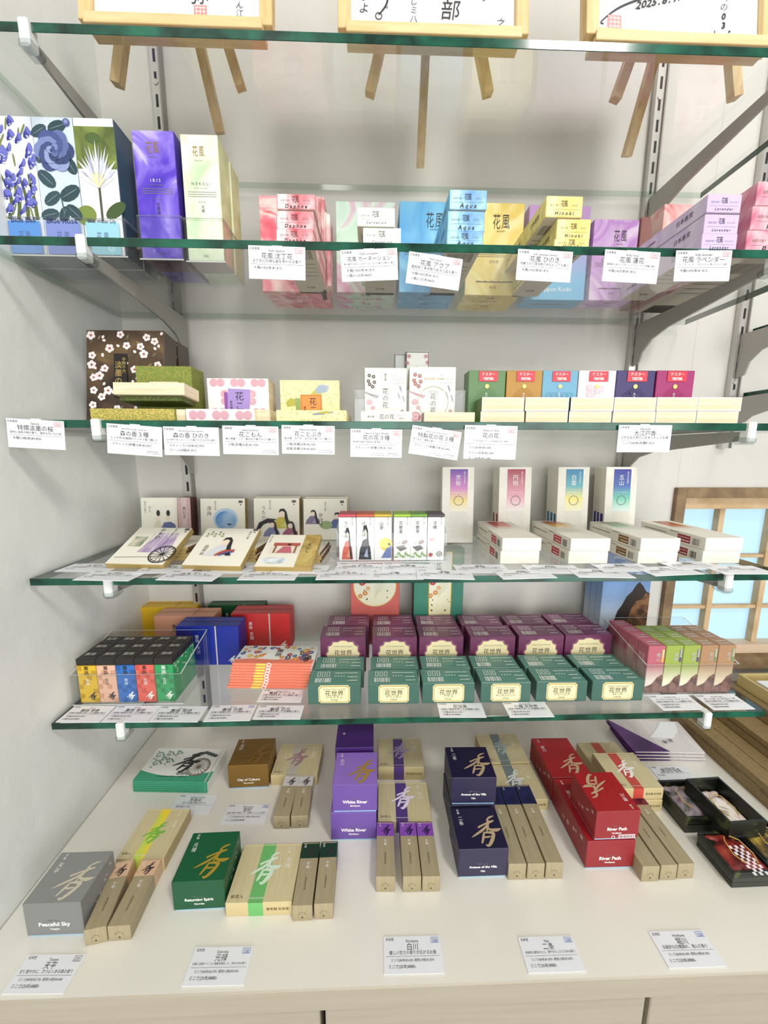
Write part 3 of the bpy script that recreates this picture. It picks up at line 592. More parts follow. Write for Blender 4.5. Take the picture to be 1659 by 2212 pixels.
words = ('bottom one', 'second from the bottom', 'third from the bottom', 'third from the top', 'second from the top', 'top one')
for i in range(nb):
    f = i/(nb-1); A = base.A.lerp(top_.A, f); A.z = z+i*hh+.0001
    carton('incense_booklet_box', 'thin teal edged white box, %s of six in its pile' % words[i], Pl(A, base.ang, top_.w*.995, top_.d, hh*.93), {'*': WH, 'front': TEAL, 'left': M('#dfe0d8')}, bdeco(i == nb-1), 'incense box', 'pile of teal edged thin boxes', plain=True)
# folded purple and white packets
def packet(tl, tr, br, bl, tri, zz, label, last):
    P = [at(*q, zz) for q in (tl, tr, br, bl)]; c = sum(P, Vector())/4
    mb = MB(); L_ = [(p-c) for p in P]; pts = [(p.x, p.y) for p in L_][::-1]
    WP = M('#e9e4e2', .5, 0, 'crepe_paper', tex=('wood', (40, 2, 2), '#d6cfd0')); PP = M('#56206e', .4, 0, 'violet_paper', tex=('cloud', 40, ((.35, '#431758'), (.7, '#6b3188'))))
    mb.prism(pts, 'z', 0, .0026, WP); o = mb.build('paper_packet')
    t = MB(); T = [at(*q, zz)-c for q in tri]; t.prism([(p.x, p.y) for p in T][::-1], 'z', .0027, .0034, PP); t.build('folded_flap', o, 'violet folded flap')
    if last:
        t = MB(); Q = [at(*q, zz+.003)-c for q in ((1425, 1560), (1458, 1560), (1464, 1578), (1454, 1594), (1405, 1592), (1420, 1572))]; t.prism([(p.x, p.y) for p in Q][::-1], 'z', .0028, .0033, M('#f3f6fa', .3, 0, 'white_slip')); t.build('paper_slip', o, 'small white slip')
        t = MB(); 
        for i, ch in enumerate('香包'):
            vs, fs = glyphs(ch); R0 = at(1432+12*i, 1603-3*i, zz+.003)-c; t.raw([(R0.x+y*.008, R0.y-x*.008, .0036) for x, y in vs], fs, INK)
        t.build('lettering', o)
    o.location = c; tag(o, label, 'paper packet', 'pile of folded paper packets')
for i in range(4):
    s_ = (3-i)*2.6; j = rnd.uniform(-3, 3)
    packet((1308+s_+j, 1555+s_*2.4), (1464+s_, 1562+s_*2.4), (1522+j, 1629+s_*2.6), (1372+j, 1626+s_*2.6), ((1305+s_+j, 1555+s_*2.4), (1445+j, 1627+s_*2.5), (1368+j, 1627+s_*2.6)), z+.0002+i*.0042, 'folded white packet with a violet flap, %s of the pile of four' % ('bottom one', 'second from below', 'third from below', 'top one')[i], i == 3)
# black trays with figured fabric pouches
BLK = M('#141713', .35, 0, 'black_figured_board', tex=('cloud', 70, ((.3, '#0c0e0c'), (.62, '#1d2118'), (.72, '#4a4f20'), (.8, '#121510'))))
BLKS = M('#33352f', .5, 0, 'black_board_edge')
def tray(P, fab, label, n=1, checks=False):
    mb = MB(); w, d, h = P.w, P.d, P.h; t = .0032; k = h/n
    for i in range(n-1): mb.box(-w/2+.0006, -d/2+.0006, i*k, w/2-.0006, d/2-.0006, (i+1)*k-.0006, BLKS)
    z0 = (n-1)*k; mb.box(-w/2, -d/2, z0, w/2, d/2, z0+.004, BLK)
    mb.box(-w/2, -d/2, z0+.004, w/2, -d/2+t, h, BLK); mb.box(-w/2, d/2-t, z0+.004, w/2, d/2, h, BLK)
    mb.box(-w/2, -d/2+t, z0+.004, -w/2+t, d/2-t, h, BLK); mb.box(w/2-t, -d/2+t, z0+.004, w/2, d/2-t, h, BLK)
    o = mb.build('lined_tray'); place(o, P); tag(o, label, 'tray', 'black trays of fabric pouches')
    # pouch: a cushion gathered at the far end by a cord, its own thing
    pb_ = MB(); nx, ny = 12, 18; pw, pd = w-2*t-.003, (d-2*t)*.94; vs = []; fs = []
    for jj in range(ny+1):
        for ii in range(nx+1):
            u, v = ii/nx*2-1, jj/ny*2-1
            pin = 1-.45*math.exp(-((v-.62)/.16)**2); hx = pw/2*pin
            zz = (1-abs(u)**3)*(1-abs(v)**6)*min(.0075, (h-z0)*.6)*pin + .0012*math.sin(u*9+v*2)*(v > .3)
            vs.append((u*hx, v*pd/2, z0+.0045+max(zz, 0)))
    for jj in range(ny):
        for ii in range(nx): a = jj*(nx+1)+ii; fs.append((a, a+1, a+nx+2, a+nx+1))
    pb_.raw(vs, fs, fab); vb = [(x, y, z0+.0042) for x, y, q in vs]; pb_.raw(vb, [f[::-1] for f in fs], fab)
    p = pb_.build('fabric_pouch')
    for f in p.data.polygons: f.use_smooth = True
    if checks:
        c = MB(); 
        for a in range(5):
            for b_ in range(9):
                if (a+b_) % 2 == 0:
                    q4 = .0034; x, y = -.009+a*q4, -.030+b_*q4; c.poly([(x, y, z0+.0124), (x+q4, y, z0+.0124), (x+q4, y+q4, z0+.0124), (x, y+q4, z0+.0124)], M('#e8e2e6', .5))
        c.build('chequered_patch', p)
    c = MB(); yy = pd/2*.62
    for s_ in (-1, 1):
        pts = [Vector((s_*.003, yy, z0+.012)), Vector((s_*pw*.22, yy-.006, z0+.0135)), Vector((s_*pw*.30, yy-.020, z0+.0125)), Vector((s_*pw*.18, yy-.030, z0+.0130))]
        for a, b_ in zip(pts, pts[1:]): c.bar(a, b_, .0008, .0008, M('#d8b25a', .4, 0, 'gold_cord'), Vector((0, 0, 1)))
    c.build('cord', p, 'gold cord')
    place(p, P); tag(p, label.replace('black tray', 'pouch lying in the black tray').replace('holding', 'that holds'), 'pouch', 'fabric pouches in the black trays')
    return o
fab1 = M('#8e8088', .5, 0, 'mauve_brocade', tex=('cloud', 60, ((.3, '#585a54'), (.5, '#a596a0'), (.7, '#6e3444'))))
fab2 = M('#e6dccb', .45, 0, 'ivory_brocade', tex=('cloud', 70, ((.3, '#7a6248'), (.45, '#f4ecdf'), (.62, '#fbe9e4'), (.75, '#b88a52'))))
fab3 = M('#7a2420', .5, 0, 'red_brocade', tex=('cloud', 60, ((.3, '#4a100e'), (.5, '#8f2a24'), (.7, '#b4583c'))))
fab4 = M('#b09a3a', .5, 0, 'yellow_brocade', tex=('cloud', 60, ((.3, '#3a2c22'), (.5, '#75602c'), (.7, '#d8bc4c'))))
tA = on(z, (1479, 1801), (1560, 1798), .022, .105); tA.d = (at(1432, 1686, z+.022)-tA.A).length*.93; tray(tA, fab1, 'left rear black tray holding a mauve pouch', 2)
tC = on(z, (1580, 1920), (1672, 1916), 1887, .12); tC.d = (at(1500, 1790, z+.025)-Vector((tC.A.x, tC.A.y, z))).length*.9; tray(tC, fab3, 'front black tray holding a red chequered pouch', 3, True)
tD = Pl(tC.A+Vector((tC.w+.001, .012, 0)), tC.ang, tC.w, tC.d, tC.h); tray(tD, fab4, 'right front black tray holding a yellow pouch', 3)
tB = on(tC.top+.0006, (1573, 1814), (1652, 1808), .022, .13); tB.d = min((at(1487, 1683, tB.A.z+.022)-tB.A).length*.96, .16)
tE = Pl((tB.A.x+.004, tC.A.y+tC.d+.001, z), 0, tB.w-.004, max(tB.A.y+tB.d-tC.A.y-tC.d-.004, .03), tC.h); 
carton('lined_tray', 'closed black box propping the back of the highest black tray', tE, BLKS, None, 'box', plain=True)
tray(tB, fab2, 'highest black tray holding an ivory pouch')
# long brown cartons on the right
BR = M('#8c754c', .55, 0, 'brown_board', tex=('cloud', 200, ((.3, '#846d45'), (.7, '#957e55'))))
YB = M('#cbb67a', .5, 0, 'yellow_board')
x1 = at(1465, 1569, z).x; xa = at(1590, 1690, z).x; XB = (x1+xa)/2
hB = .030
def rail(x0_, x1_, z0_, z1_, y0_, label, txt):
    P = Pl((x0_, y0_, z0_), 0, x1_-x0_, -.02-y0_, z1_-z0_)
    def deco(part, w, d, h):
        F = Face(part('lettering'), w, d, h, 'left'); F.fuzz(.10, .55, .45, .006, M('#4a2e22')); F.fuzz(.55, .55, .9, .006, M('#4a2e22'))
        F = Face(part('lettering'), w, d, h, 'tops'); F.fuzz(.2, .86, .8, .006, M('#4a2e22'))
    return carton('long_carton', label, P, BR, deco, 'carton', 'long brown cartons on the counter', lid=(.35, BR))
rail(XB, XB+.17, z, z+.030, -.30, 'lowest long brown carton at the right end of the counter', '')
rail(XB+.048, XB+.30, z+.0305, z+.052, -.30, 'middle long brown carton, set back on the lowest one', '')
rail(XB+.085, XB+.34, z+.0525, z+.074, -.30, 'upper long brown carton carrying the tray of coloured sticks', '')
zt = z+.0745; mb = MB(); tx0, tx1, ty0, ty1 = XB+.098, XB+.34, -.30, -.03
mb.box(tx0, ty0, zt, tx1, ty1, zt+.003, YB); mb.box(tx0, ty0, zt+.003, tx0+.004, ty1, zt+.02, YB); mb.box(tx1-.004, ty0, zt+.003, tx1, ty1, zt+.02, YB)
mb.box(tx0+.004, ty1-.004, zt+.003, tx1-.004, ty1, zt+.02, YB); mb.box(tx0+.004, ty0, zt+.003, tx1-.004, ty0+.004, zt+.02, YB)
tag(mb.build('shallow_tray'), 'pale yellow shallow tray beside the window holding coloured packets', 'tray')
cols = (('#d8e4e2', '#a8c4cc'), ('#e4cdd4', '#cf9bb0'), ('#c4e0dc', '#8fc0ba'), ('#d8cfe6', '#a89ac8'), ('#e8d8c8', '#cfa890'), ('#d4e4d0', '#9cc09a'), ('#e6d0dc', '#c892b0'))
cn = ('pale grey blue', 'pink', 'mint', 'lilac', 'peach', 'soft green', 'rose')
for i, (a, b_) in enumerate(cols):
    P = Pl((tx0+.008+i*.032, ty0+.012, zt+.0032), 0, .025, .235, .018)
    carton('paper_packet', 'long %s packet lying in the yellow tray by the window' % cn[i], P, M(a, .4, 0, 'washi', tex=('cloud', 90, ((.35, a), (.6, '#f0ecec'), (.72, b_)))), None, 'packet', 'coloured packets in the yellow tray', plain=True)
# ================================================================== helpers for clear stands
def stand(x0, x1, y0, y1, z_, hf, hb, label, hl=None, t=.0016):
    """clear acrylic tray: low front, sides sloping up to the back"""
    mb = MB(); A = ACRY; n = {'*': A, 'top': ACEDGE}
    mb.box(x0, y0, z_, x1, y1, z_+t, {'*': A, 'front': ACEDGE}, .0002)
    mb.box(x0, y0, z_+t, x1, y0+t, z_+hf, n, .0002); mb.box(x0, y1-t, z_+t, x1, y1, z_+hb, n, .0002)
    for x in (x0, x1-t):
        P = [(y0+t, z_+t), (y1-t, z_+t), (y1-t, z_+hb), (y0+t, z_+hf)]
        n0 = len(mb.f); mb.prism(P, 'x', x, x+t, A); mb.m[-2] = mb.slot(ACEDGE)
    return tag(mb.build('acrylic_tray'), label, 'display tray')
def blossom(F, u, v, r, m1, m2, l=1, n=5, rot=0, k=1.0):
    q = F.a/F.b
    for i in range(n):
        a = rot+2*math.pi*i/n; F.disc(u+r*.55*math.cos(a), v+r*.55*q*math.sin(a), r*.45, m1, l, 8, k, a)
    F.disc(u, v, r*.28, m2, l+1, 8)
# ================================================================== LOWEST SHELF
z = ZT[5]
cs = [('yellow', '#d9b32c', '草春', INK, '#b8922a'), ('peach', '#e2b49a', '雪柳', INK, '#cc9878'), ('blue', '#2f6db8', '宵詩', WINK, '#255a9e'), ('coral', '#dd6656', '花園', WINK, '#c85244'), ('green', '#2f9a5c', '恋月', WINK, '#24814a')]
fx = [(176, 219), (219, 261), (261, 303), (303, 341), (341, 380)]
PL0 = on(z, (176, 1521), (380, 1519.5), 1427, .03); bw = PL0.w/5
bd = (at(400, 1378, PL0.top)-Vector((PL0.A.x, PL0.A.y, PL0.top))).y/3.0; bd = min(bd, bw*1.25)
print('minis', PL0.w, PL0.h, bd)
for r in range(3):
    for c, (nm_, col, kj, ink, c2) in enumerate(cs):
        P = Pl((PL0.A.x+c*bw, PL0.A.y+r*(bd+.0012), z+.0018), 0, bw-.0008, bd, PL0.h)
        def deco(part, w, d, h, kj=kj, ink=ink, nm_=nm_, c2=c2):
            F = Face(part('pattern'), w, d, h, 'front')
            for i in range(4):
                for j in range(8):
                    if (i+j) % 2 and rnd.random() < .6: F.rect(i*.25, j*.105, i*.25+.25, j*.105+.105, M(c2))
            p = part('lettering'); F = Face(p, w, d, h, 'front'); F.text(.5, .84, .26, '薫路', INK if nm_ != 'green' else WINK, True, 2); F.text(.5, .555, .20, kj, WINK if nm_ != 'peach' else GINK, True, 2); kou(F, .42, .07, .46, ink, 3, .2, 1.6)
            F.rect(.2, .66, .8, .665, GINK, 2)
            F = Face(part('pattern'), w, d, h, 'right')
            for i in range(8): blossom(F, rnd.uniform(.15, .85), rnd.uniform(.5, .85), .07, WH, GOLD, 1)
            F = Face(p, w, d, h+.0006, 'top'); F.text(.5, .55, .30, '薫路', SILV, False, 2)
        carton('small_incense_box', 'black capped small %s box, %s row of the clear tray' % (nm_, ('front', 'middle', 'back')[r]), P, M(col), deco, 'incense box', 'black capped small boxes in the clear tray', lid=(.145, M('#26211f', .35, 0, 'black_cap')))
stand(PL0.A.x-.008, PL0.A.x+PL0.w+.010, PL0.A.y-.0035, PL0.A.y+3*bd+.022, z, PL0.h*.70, PL0.h*1.02, 'clear acrylic tray round the black capped small boxes')
def kunro(P, col, kj, label, tie=.64, n=2, dark=False):
    ink = WINK if dark else INK
    def deco(part, w, d, h):
        p = part('lettering'); F = Face(p, w, d, h, 'front'); F.text(.33, .78, .065, '薫路', ink, True); F.rect(.28, .54, .40, .545, GINK); F.text(.34, .50, .07, kj, WINK if dark else GINK, True); kou(F, .80, .05, .13, ink, 2, .25, 1.7)
        q = part('cord'); F = Face(q, w, d, h, 'front'); F.rect(tie, 0, tie+.022, 1, M('#c9c3bd', .5, 0, 'grey_cord')); F = Face(q, w, d, h, 'top'); F.rect(tie, 0, tie+.012, 1, M('#6c5a4c', .5, 0, 'brown_cord'))
        s_ = part('seam'); F = Face(s_, w, d, h, 'top'); F.rect(0, .48, 1, .52, M('#1c1512' if dark else '#7d5a3c'))
    return carton('tied_incense_box', label, P, M(col, .4, 0, 'printed_board', tex=('cloud', 150, ((.35, col), (.8, col)))), deco, 'incense box', 'large corded boxes at the back of the lowest shelf')
h5 = lambda P, y: zat(P, y)-z
def back5(Y, xl, xr, ym, top, d): return onY(z, Y*K, xl, xr, ym, top, d)
pB = on(z, (386, 1437), (519.4, 1436), 1353, b=(400, 1334)); pB.d = max(pB.d, .03)
kunro(pB, '#1b2f9c', '宵詩', 'deep blue box tied with a grey cord, in front of the peach and red ones', .62, dark=True)
hB5 = pB.h; yB = pB.A.y+pB.d
pS = onY(z, yB+.004, 331, 462, 1334, hB5, .030); kunro(pS, '#d79a7c', '雪柳', 'peach box tied with a cord, between the yellow and the deep blue ones')
pY = onY(z, yB+.038, 294, 424, 1320, hB5, .030); kunro(pY, '#e0b51e', '草春', 'yellow box tied with a cord, against the wall beside the peach one')
pR = onY(z, yB+.010, 497.7, 625.4, 1325, hB5, .032); kunro(pR, '#c8302e', '花園', 'red box tied with a grey cord, right of the deep blue one', .64, dark=True)
pG = onY(z, yB+.044, 449, 571, 1310, hB5, .030); kunro(pG, '#14502c', '恋月', 'dark green box tied with a cord, behind the red one', dark=True)
# coral booklets
CO = M('#ef8468', .45, 0, 'coral_board')
bs_ = on(z, (492, 1487), (667.7, 1489), 1432, .08); tp5 = on(bs_.top, (501, 1432), (677, 1433), .003, b=(523, 1390)); nb = 9; hh = bs_.h/nb
def coral(last):
    def deco(part, w, d, h):
        p = part('cover_print'); F = Face(p, w, d, h, 'front'); F.rect(.30, .1, .42, .9, M('#e8d25a')); F.ring(.46, .5, .03, .01, WINK, 2, 10); F.rect(.5, .45, .85, .55, M('#d46850'), 1)
        if last:
            F = Face(p, w, d, h, 'top'); F.rect(.0, .14, 1, 1, WH); F.poly([(0, .14), (1, .14), (1, .22), (.8, .3), (.5, .2), (.2, .26), (0, .2)], CO, 2)
            r2 = random.Random(3); pals = ['#3c5aa8', '#c84038', '#e08a3a', '#e6c66a', '#3a6a9a', '#b03050']
            for i in range(60):
                u, v = r2.uniform(.04, .96), r2.uniform(.24, .95)
                if .36 < u < .62 and .42 < v < .80: continue
                blossom(F, u, v, r2.uniform(.02, .042), M(r2.choice(pals)), M('#f0e0a0'), 2, 6, r2.random())
            F.text(.52, .80, .09, '薫路', INK, True, 4); kou(F, .82, .12, .13, INK, 4, .3, 1.8)
            for i in range(4): F.disc(.86+.02*i, .44-.03*i, .05, M(('#5a3a78', '#3a5a98', '#c88a3a', '#7a9a4a')[i]), 3, 10, .3, .6)
    return deco
for i in range(nb):
    f = i/(nb-1); A = bs_.A.lerp(tp5.A, f); A.z = z+i*hh+.0001; A.x += rnd.uniform(-.0008, .0008)
    carton('incense_booklet_box', 'thin coral edged box, %s in the pile of nine' % (('bottom one', 'second from below', 'third from below', 'fourth from below', 'middle one', 'fourth from above', 'third from above', 'second from above', 'top one with flowers on its cover')[i]),
        Pl(A, bs_.ang, tp5.w*.99, tp5.d, hh*.9), {'*': CO, 'right': WH, 'top': CO}, coral(i == nb-1), 'incense box', 'pile of coral edged thin boxes', plain=True)
# purple and green boxes with cream labels
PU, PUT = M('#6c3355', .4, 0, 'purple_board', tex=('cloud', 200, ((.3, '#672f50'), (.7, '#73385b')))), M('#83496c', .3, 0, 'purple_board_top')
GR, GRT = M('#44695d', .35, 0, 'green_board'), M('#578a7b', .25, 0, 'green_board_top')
LBL = M('#f0e3b4', .3, 0, 'cream_label')
def rounded(u0, v0, u1, v1, F, notch=.04, n=6):
    """label outline with cut-in round corners and a small point at the middle of each long side"""
    q = F.a/F.b; P = []
    for cx, cy2, a0 in ((u0, v0, 90), (u1, v0, 180), (u1, v1, 270), (u0, v1, 0)):
        for i in range(n+1):
            a = math.radians(a0-i*90/n); P.append((cx+notch*math.cos(a), cy2+notch*q*math.sin(a)))
    return P
def flower_box(P, kana, kind, label, grp):
    pu = kind == 'cone'
    def deco(part, w, d, h):
        p = part('label'); F = Face(p, w, d, h, 'front')
        if pu:
            for k_, m_ in ((.03, M('#a05c92', .4)), (.012, M('#8a6a3a', .4)), (0, LBL)):
                F.poly(rounded(.18-k_, .16-k_, .82+k_, .86+k_, F, .10), m_, 1 if k_ > .02 else 2 if k_ else 3)
                F.disc(.5, .86+k_, .10, m_, 1 if k_ > .02 else 2 if k_ else 3, 16, .35); F.disc(.5, .16-k_, .10, m_, 1 if k_ > .02 else 2 if k_ else 3, 16, .35)
                F.disc(.18-k_, .51, .04, m_, 1 if k_ > .02 else 2 if k_ else 3, 16, 1.6); F.disc(.82+k_, .51, .04, m_, 1 if k_ > .02 else 2 if k_ else 3, 16, 1.6)
        else:
            F.poly(rounded(.20, .07, .80, .95, F, .035), LBL, 1); F.poly(rounded(.215, .11, .785, .91, F, .03), M('#c8a23c', .3, .5, 'gold_line'), 2); F.poly(rounded(.225, .14, .775, .88, F, .03), LBL, 3)
        t = part('lettering'); F = Face(t, w, d, h, 'front')
        F.text(.5, .74 if pu else .76, .035, 'FLORAL WORLD INCENSE', GINK, l=4); F.text(.5, .56, .135 if pu else .12, '花世界', INK, l=4); F.text(.5, .41 if pu else .37, min(.065, .4/tw(kana)), kana, INK, l=4); F.text(.5, .25 if pu else .22, .05, 'CONE ▲' if pu else 'STICK', INK, l=4)
        F = Face(t, w, d, h, 'top'); x = .12
        while x < .42: F.rect(x, .12, x+.014, .42, WINK, 1); x += rnd.choice((.024, .03, .038))
        for i in range(3): F.frame(.14+.09*i, .52, .20+.09*i, .86, .010, WINK)
        for i in range(4): F.disc(.50+.055*i, .55, .014, WINK, 1, 8)
        F.fuzz(.48, .78, .93, .028, WINK); F.fuzz(.74, .5, .93, .028, WINK); F.fuzz(.74, .25, .93, .028, WINK)
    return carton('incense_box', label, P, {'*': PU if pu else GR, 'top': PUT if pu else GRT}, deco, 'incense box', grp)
KN = ['ジャスミン', 'ラベンダー', 'アヤメ', 'サンダルウッド', 'フリージア', 'ローズ']; od = ('first', 'second', 'third', 'fourth', 'fifth', 'sixth')
gf_ = [(666, 779, 1522), (795.5, 905, 1521), (912, 1024, 1519.5), (1037.8, 1144.5, 1518), (1157, 1266, 1516), (1276.7, 1387, 1514.5)]
gt = [1478.5, 1477, 1476, 1474, 1472, 1470]; gb = [1458, 1457, 1456, 1455, 1453, 1452]
gp = []
for i, (a, b_, y) in enumerate(gf_):
    p = on(z, (a, y), (b_, y-1), gt[i], br=(b_-2, gb[i])); gp.append(p); p.d = .034 if i == 0 else gp[0].d
    gp[0].d = .030; p.d = .030; p.h = gp[0].h
    flower_box(p, KN[i], 'stick', '%s front green box from the left, with a cream label' % od[i].capitalize(), 'front row of green labelled boxes')
    q = Pl(p.A+Vector((.003 if i < 3 else -.0005*i, p.d+.002, 0)), p.ang, p.w, p.d, p.h); flower_box(q, KN[i], 'stick', 'green box directly behind the %s front green one from the left' % od[i], 'rear row of green labelled boxes')
pf_ = [(691.4, 790), (804, 901), (905.8, 1001.7), (1016, 1113.8), (1121, 1218.7), (1221.7, 1322.4)]
yf = gp[0].A.y+2*gp[0].d+.008; ptop = [1377, 1377, 1376.5, 1375.5, 1374, 1371.8]
for i, (a, b_) in enumerate(pf_):
    p = onY(z, yf, a, b_, 1378, ptop[i], .034); 
    flower_box(p, KN[i], 'cone', '%s front purple box from the left, with a scalloped cream label' % od[i].capitalize(), 'front row of purple labelled boxes')
    q = Pl(p.A+Vector((.006 if i < 1 else .001 if i < 3 else -.004, p.d+.002, 0)), p.ang, p.w*.97, p.d, p.h); flower_box(q, KN[i], 'cone', 'purple box directly behind the %s front purple one from the left' % od[i], 'rear row of purple labelled boxes')
# two tall flower boxes against the wall
def tall5(xl, xr, col, edge, label, round_):
    P = onY(z, -.040, xl, xr, 1320, (ZS[4]-G-.006)-z, .022)
    def deco(part, w, d, h):
        p = part('picture_panel'); F = Face(p, w, d, h, 'front')
        sky = M('#d6d8cc', .3, 0, 'silver_green_panel', tex=('grad', 'Z', h*.3, h*.9, ((0, '#e2dcae'), (1, '#dfe3e0'))))
        if round_: F.disc(.5, .62, .44, GOLD, 1, 48); F.disc(.5, .62, .425, sky, 2, 48)
        else: F.rect(.30, .2, .76, .97, GOLD, 1); F.rect(.315, .21, .745, .96, sky, 2)
        r2 = random.Random(5)
        def ok(u, v): return (u-.5)**2+((v-.62)*h/w)**2 < .155 if round_ else .33 < u < .73 and .24 < v < .93
        for i in range(46):
            u, v = r2.uniform(.1, .9), r2.uniform(.25, .8)
            if ok(u, v) and (u > .62 or u < .4 or v < .45): F.disc(u, v, r2.uniform(.012, .026), M(r2.choice(['#2d4a34', '#3c5a3a', '#24382c'])), 3, 7, .6, r2.uniform(0, 3))
        for u, v, r, c_ in ((.24, .66, .07, '#b8433c'), (.30, .55, .055, '#c98a52'), (.20, .52, .05, '#c98a52'), (.28, .74, .05, '#e6e0d2'), (.36, .60, .045, '#d0a070')):
            if ok(u+(0 if round_ else .14), v): blossom(F, u+(0 if round_ else .14), v, r, M(c_), M('#e8cf8a'), 4, 8)
        for i in range(6): F.stroke([(0, 0, .004), (.05+.02*i, .10, .003), (.14+.03*i, .16, .001)], M('#a8b88a'), 3, .5, .5+.03*i)
        t = part('lettering'); F = Face(t, w, d, h, 'front'); F.text(.50, .95 if not round_ else .92, .04, '六種', INK, l=5); F.text(.5, .88, .13, '花世界', INK, True, 5)
        for cx, cy2 in ((.12, .93), (.86, .93), (.14, .2), (.86, .2)):
            for k_ in range(5): F.ring(cx+.045*math.cos(k_*1.25), cy2+.02*math.sin(k_*1.25), .022, .005, M('#d8b58a', .4), 1, 12)
    return carton('incense_box', label, P, {'*': M(col), 'left': M(edge), 'right': M(edge)}, deco, 'incense box')
tall5(757.5, 862, '#c86058', '#9c3c3a', 'tall rose pink box with a round flower picture, behind the purple boxes', True)
tall5(893, 999, '#2f7a64', '#1c4a3c', 'tall green box with an upright flower panel, behind the purple boxes', False)
# blue mountain boxes against the wall
for i in range(3):
    P = onY(z, -.060+i*.0165, 1296-i*13, 1398-i*11, 1330, (ZS[4]-G-.008)-z-.001*i, .015)
    blue = M('#3f6fae', .4, 0, 'blue_board', tex=('grad', 'Z', P.h*.15, P.h*.95, ((0, '#dfe6ec'), (.5, '#7d9cc4'), (1, '#3f7cc4'))))
    def deco(part, w, d, h, i=i):
        if i: return
        p = part('mountain_print'); F = Face(p, w, d, h, 'front')
        F.poly([(.05, 0), (1, 0), (1, .58), (.92, .60), (.84, .66), (.76, .70), (.70, .67), (.62, .60), (.52, .55), (.44, .46), (.36, .40), (.30, .30), (.18, .22), (.08, .10)], M('#2a1d18', .6, 0, 'rock_shade_print'))
        F.poly([(.52, 0), (1, 0), (1, .57), (.92, .59), (.84, .52), (.72, .50), (.64, .42), (.58, .30)], M('#7a5636', .6, 0, 'rock_print', tex=('cloud', 90, ((.35, '#4a3020'), (.6, '#96683f')))), 2)
        t = part('lettering'); F = Face(t, w, d, h, 'front'); F.text(.5, .95, .088, 'INCENSE ROAD', WINK, bold=.01); F.text(.5, .90, .05, 'ASSORTMENT', WINK); F.text(.5, .85, .05, 'インセンスロード', M('#223a66')); F.text(.5, .79, .045, '南山・崑崙・敦煌', M('#223a66'))
    carton('incense_box', 'tall blue mountain picture box, %s of three near the window' % ('front one', 'middle one', 'rear one')[i], P, blue, deco, 'incense box', 'tall blue boxes by the window')
# tray of mountain boxes
mp = on(z, (1390, 1500), (1579.5, 1499), 1399, .03); mw = mp.w/5
md = mw*.86; kinds = [('pink', '#b5606e', '南山', '#e8dfd0', '#d8a848', 4), ('lime', '#94a848', '南蔵', '#ece6c8', '#5c4a78', 3), ('lime', '#94a848', '南蔵', '#ece6c8', '#5c4a78', 3), ('sandy brown', '#a8825f', '南州', '#e2d4b6', '#6f8a5c', 3), ('sandy brown', '#a8825f', '南州', '#e2d4b6', '#6f8a5c', 3)]
for c, (nm_, col, kj, foot, strip, n_) in enumerate(kinds):
    body = M(col, .45, 0, 'gradient_board', tex=('grad', 'Z', mp.h*.25, mp.h*.62, ((0, foot), (1, col))))
    for r in range(n_):
        P = Pl((mp.A.x+c*mw, mp.A.y+r*(md+.001), z+.0018), 0, mw-.0008, md, mp.h-.001*r)
        def deco(part, w, d, h, kj=kj, strip=strip):
            p = part('mountain_print'); F = Face(p, w, d, h, 'front')
            F.poly([(0, 0), (1, 0), (1, .36), (.92, .40), (.84, .37), (.68, .34), (.55, .27), (.40, .20), (.2, .16), (0, .14)], M('#6f5048', .6, 0, 'rock_print', tex=('cloud', 110, ((.35, '#4d3a36'), (.6, '#8a6258')))))
            t = part('lettering'); F = Face(t, w, d, h, 'front'); F.text(.60, .86, .26, kj, SILV, True, 2, bold=.02); F.rect(.80, .66, .94, .93, M(strip), 1); F.text(.87, .93, .12, '南海南国', WINK, True, 2)
            F = Face(t, w, d, h, 'top'); F.fuzz(.2, .3, .8, .12, SILV); F.fuzz(.2, .6, .8, .12, SILV); F = Face(t, w, d, h, 'left')
            for k_ in range(4): 
                for j in range(10): F.rect(.2+.15*k_, .35+.045*j, .27+.15*k_, .375+.045*j, M('#efd8d8'))
        col_ = ('first', 'second', 'third', 'fourth', 'fifth')[c]
        carton('small_incense_box', 'small %s box with a rock picture, %s column of the clear tray, %s' % (nm_, col_, ('in front', 'second back', 'third back', 'rearmost')[r]), P, {'*': body, 'top': M(col)}, deco, 'incense box', 'small rock picture boxes in the clear tray')
stand(mp.A.x-.003, mp.A.x+mp.w+.004, mp.A.y-.0035, mp.A.y+4*md+.012, z, mp.h*.66, mp.h*.98, 'clear acrylic tray round the rock picture boxes')
# ================================================================== FOURTH SHELF
z = ZT[4]
PCR = M('#ece8d8', .5, 0, 'ivory_paper'); PG = M('#b79e62', .4, .2, 'gold_edge_board')
def hair(F, u, v, k, robe, c2, l=2):
    """seated court figure: robe, face, long black hair"""
    F.poly([(u-.22*k, v-.02*k), (u+.20*k, v-.02*k), (u+.16*k, v+.14*k), (u+.04*k, v+.24*k), (u-.08*k, v+.22*k), (u-.18*k, v+.10*k)], M(robe), l)
    F.poly([(u-.05*k, v+.02*k), (u+.18*k, v), (u+.10*k, v+.16*k)], M(c2), l+1)
    F.disc(u, v+.30*k, .065*k, M('#efdcc8'), l+1, 14, 1.15)
    F.poly([(u-.07*k, v+.32*k), (u-.04*k, v+.40*k), (u+.04*k, v+.41*k), (u+.09*k, v+.34*k), (u+.12*k, v+.18*k), (u+.18*k, v-.01*k), (u+.10*k, v-.01*k), (u+.05*k, v+.20*k), (u+.05*k, v+.33*k), (u, v+.36*k)], INK, l+2)
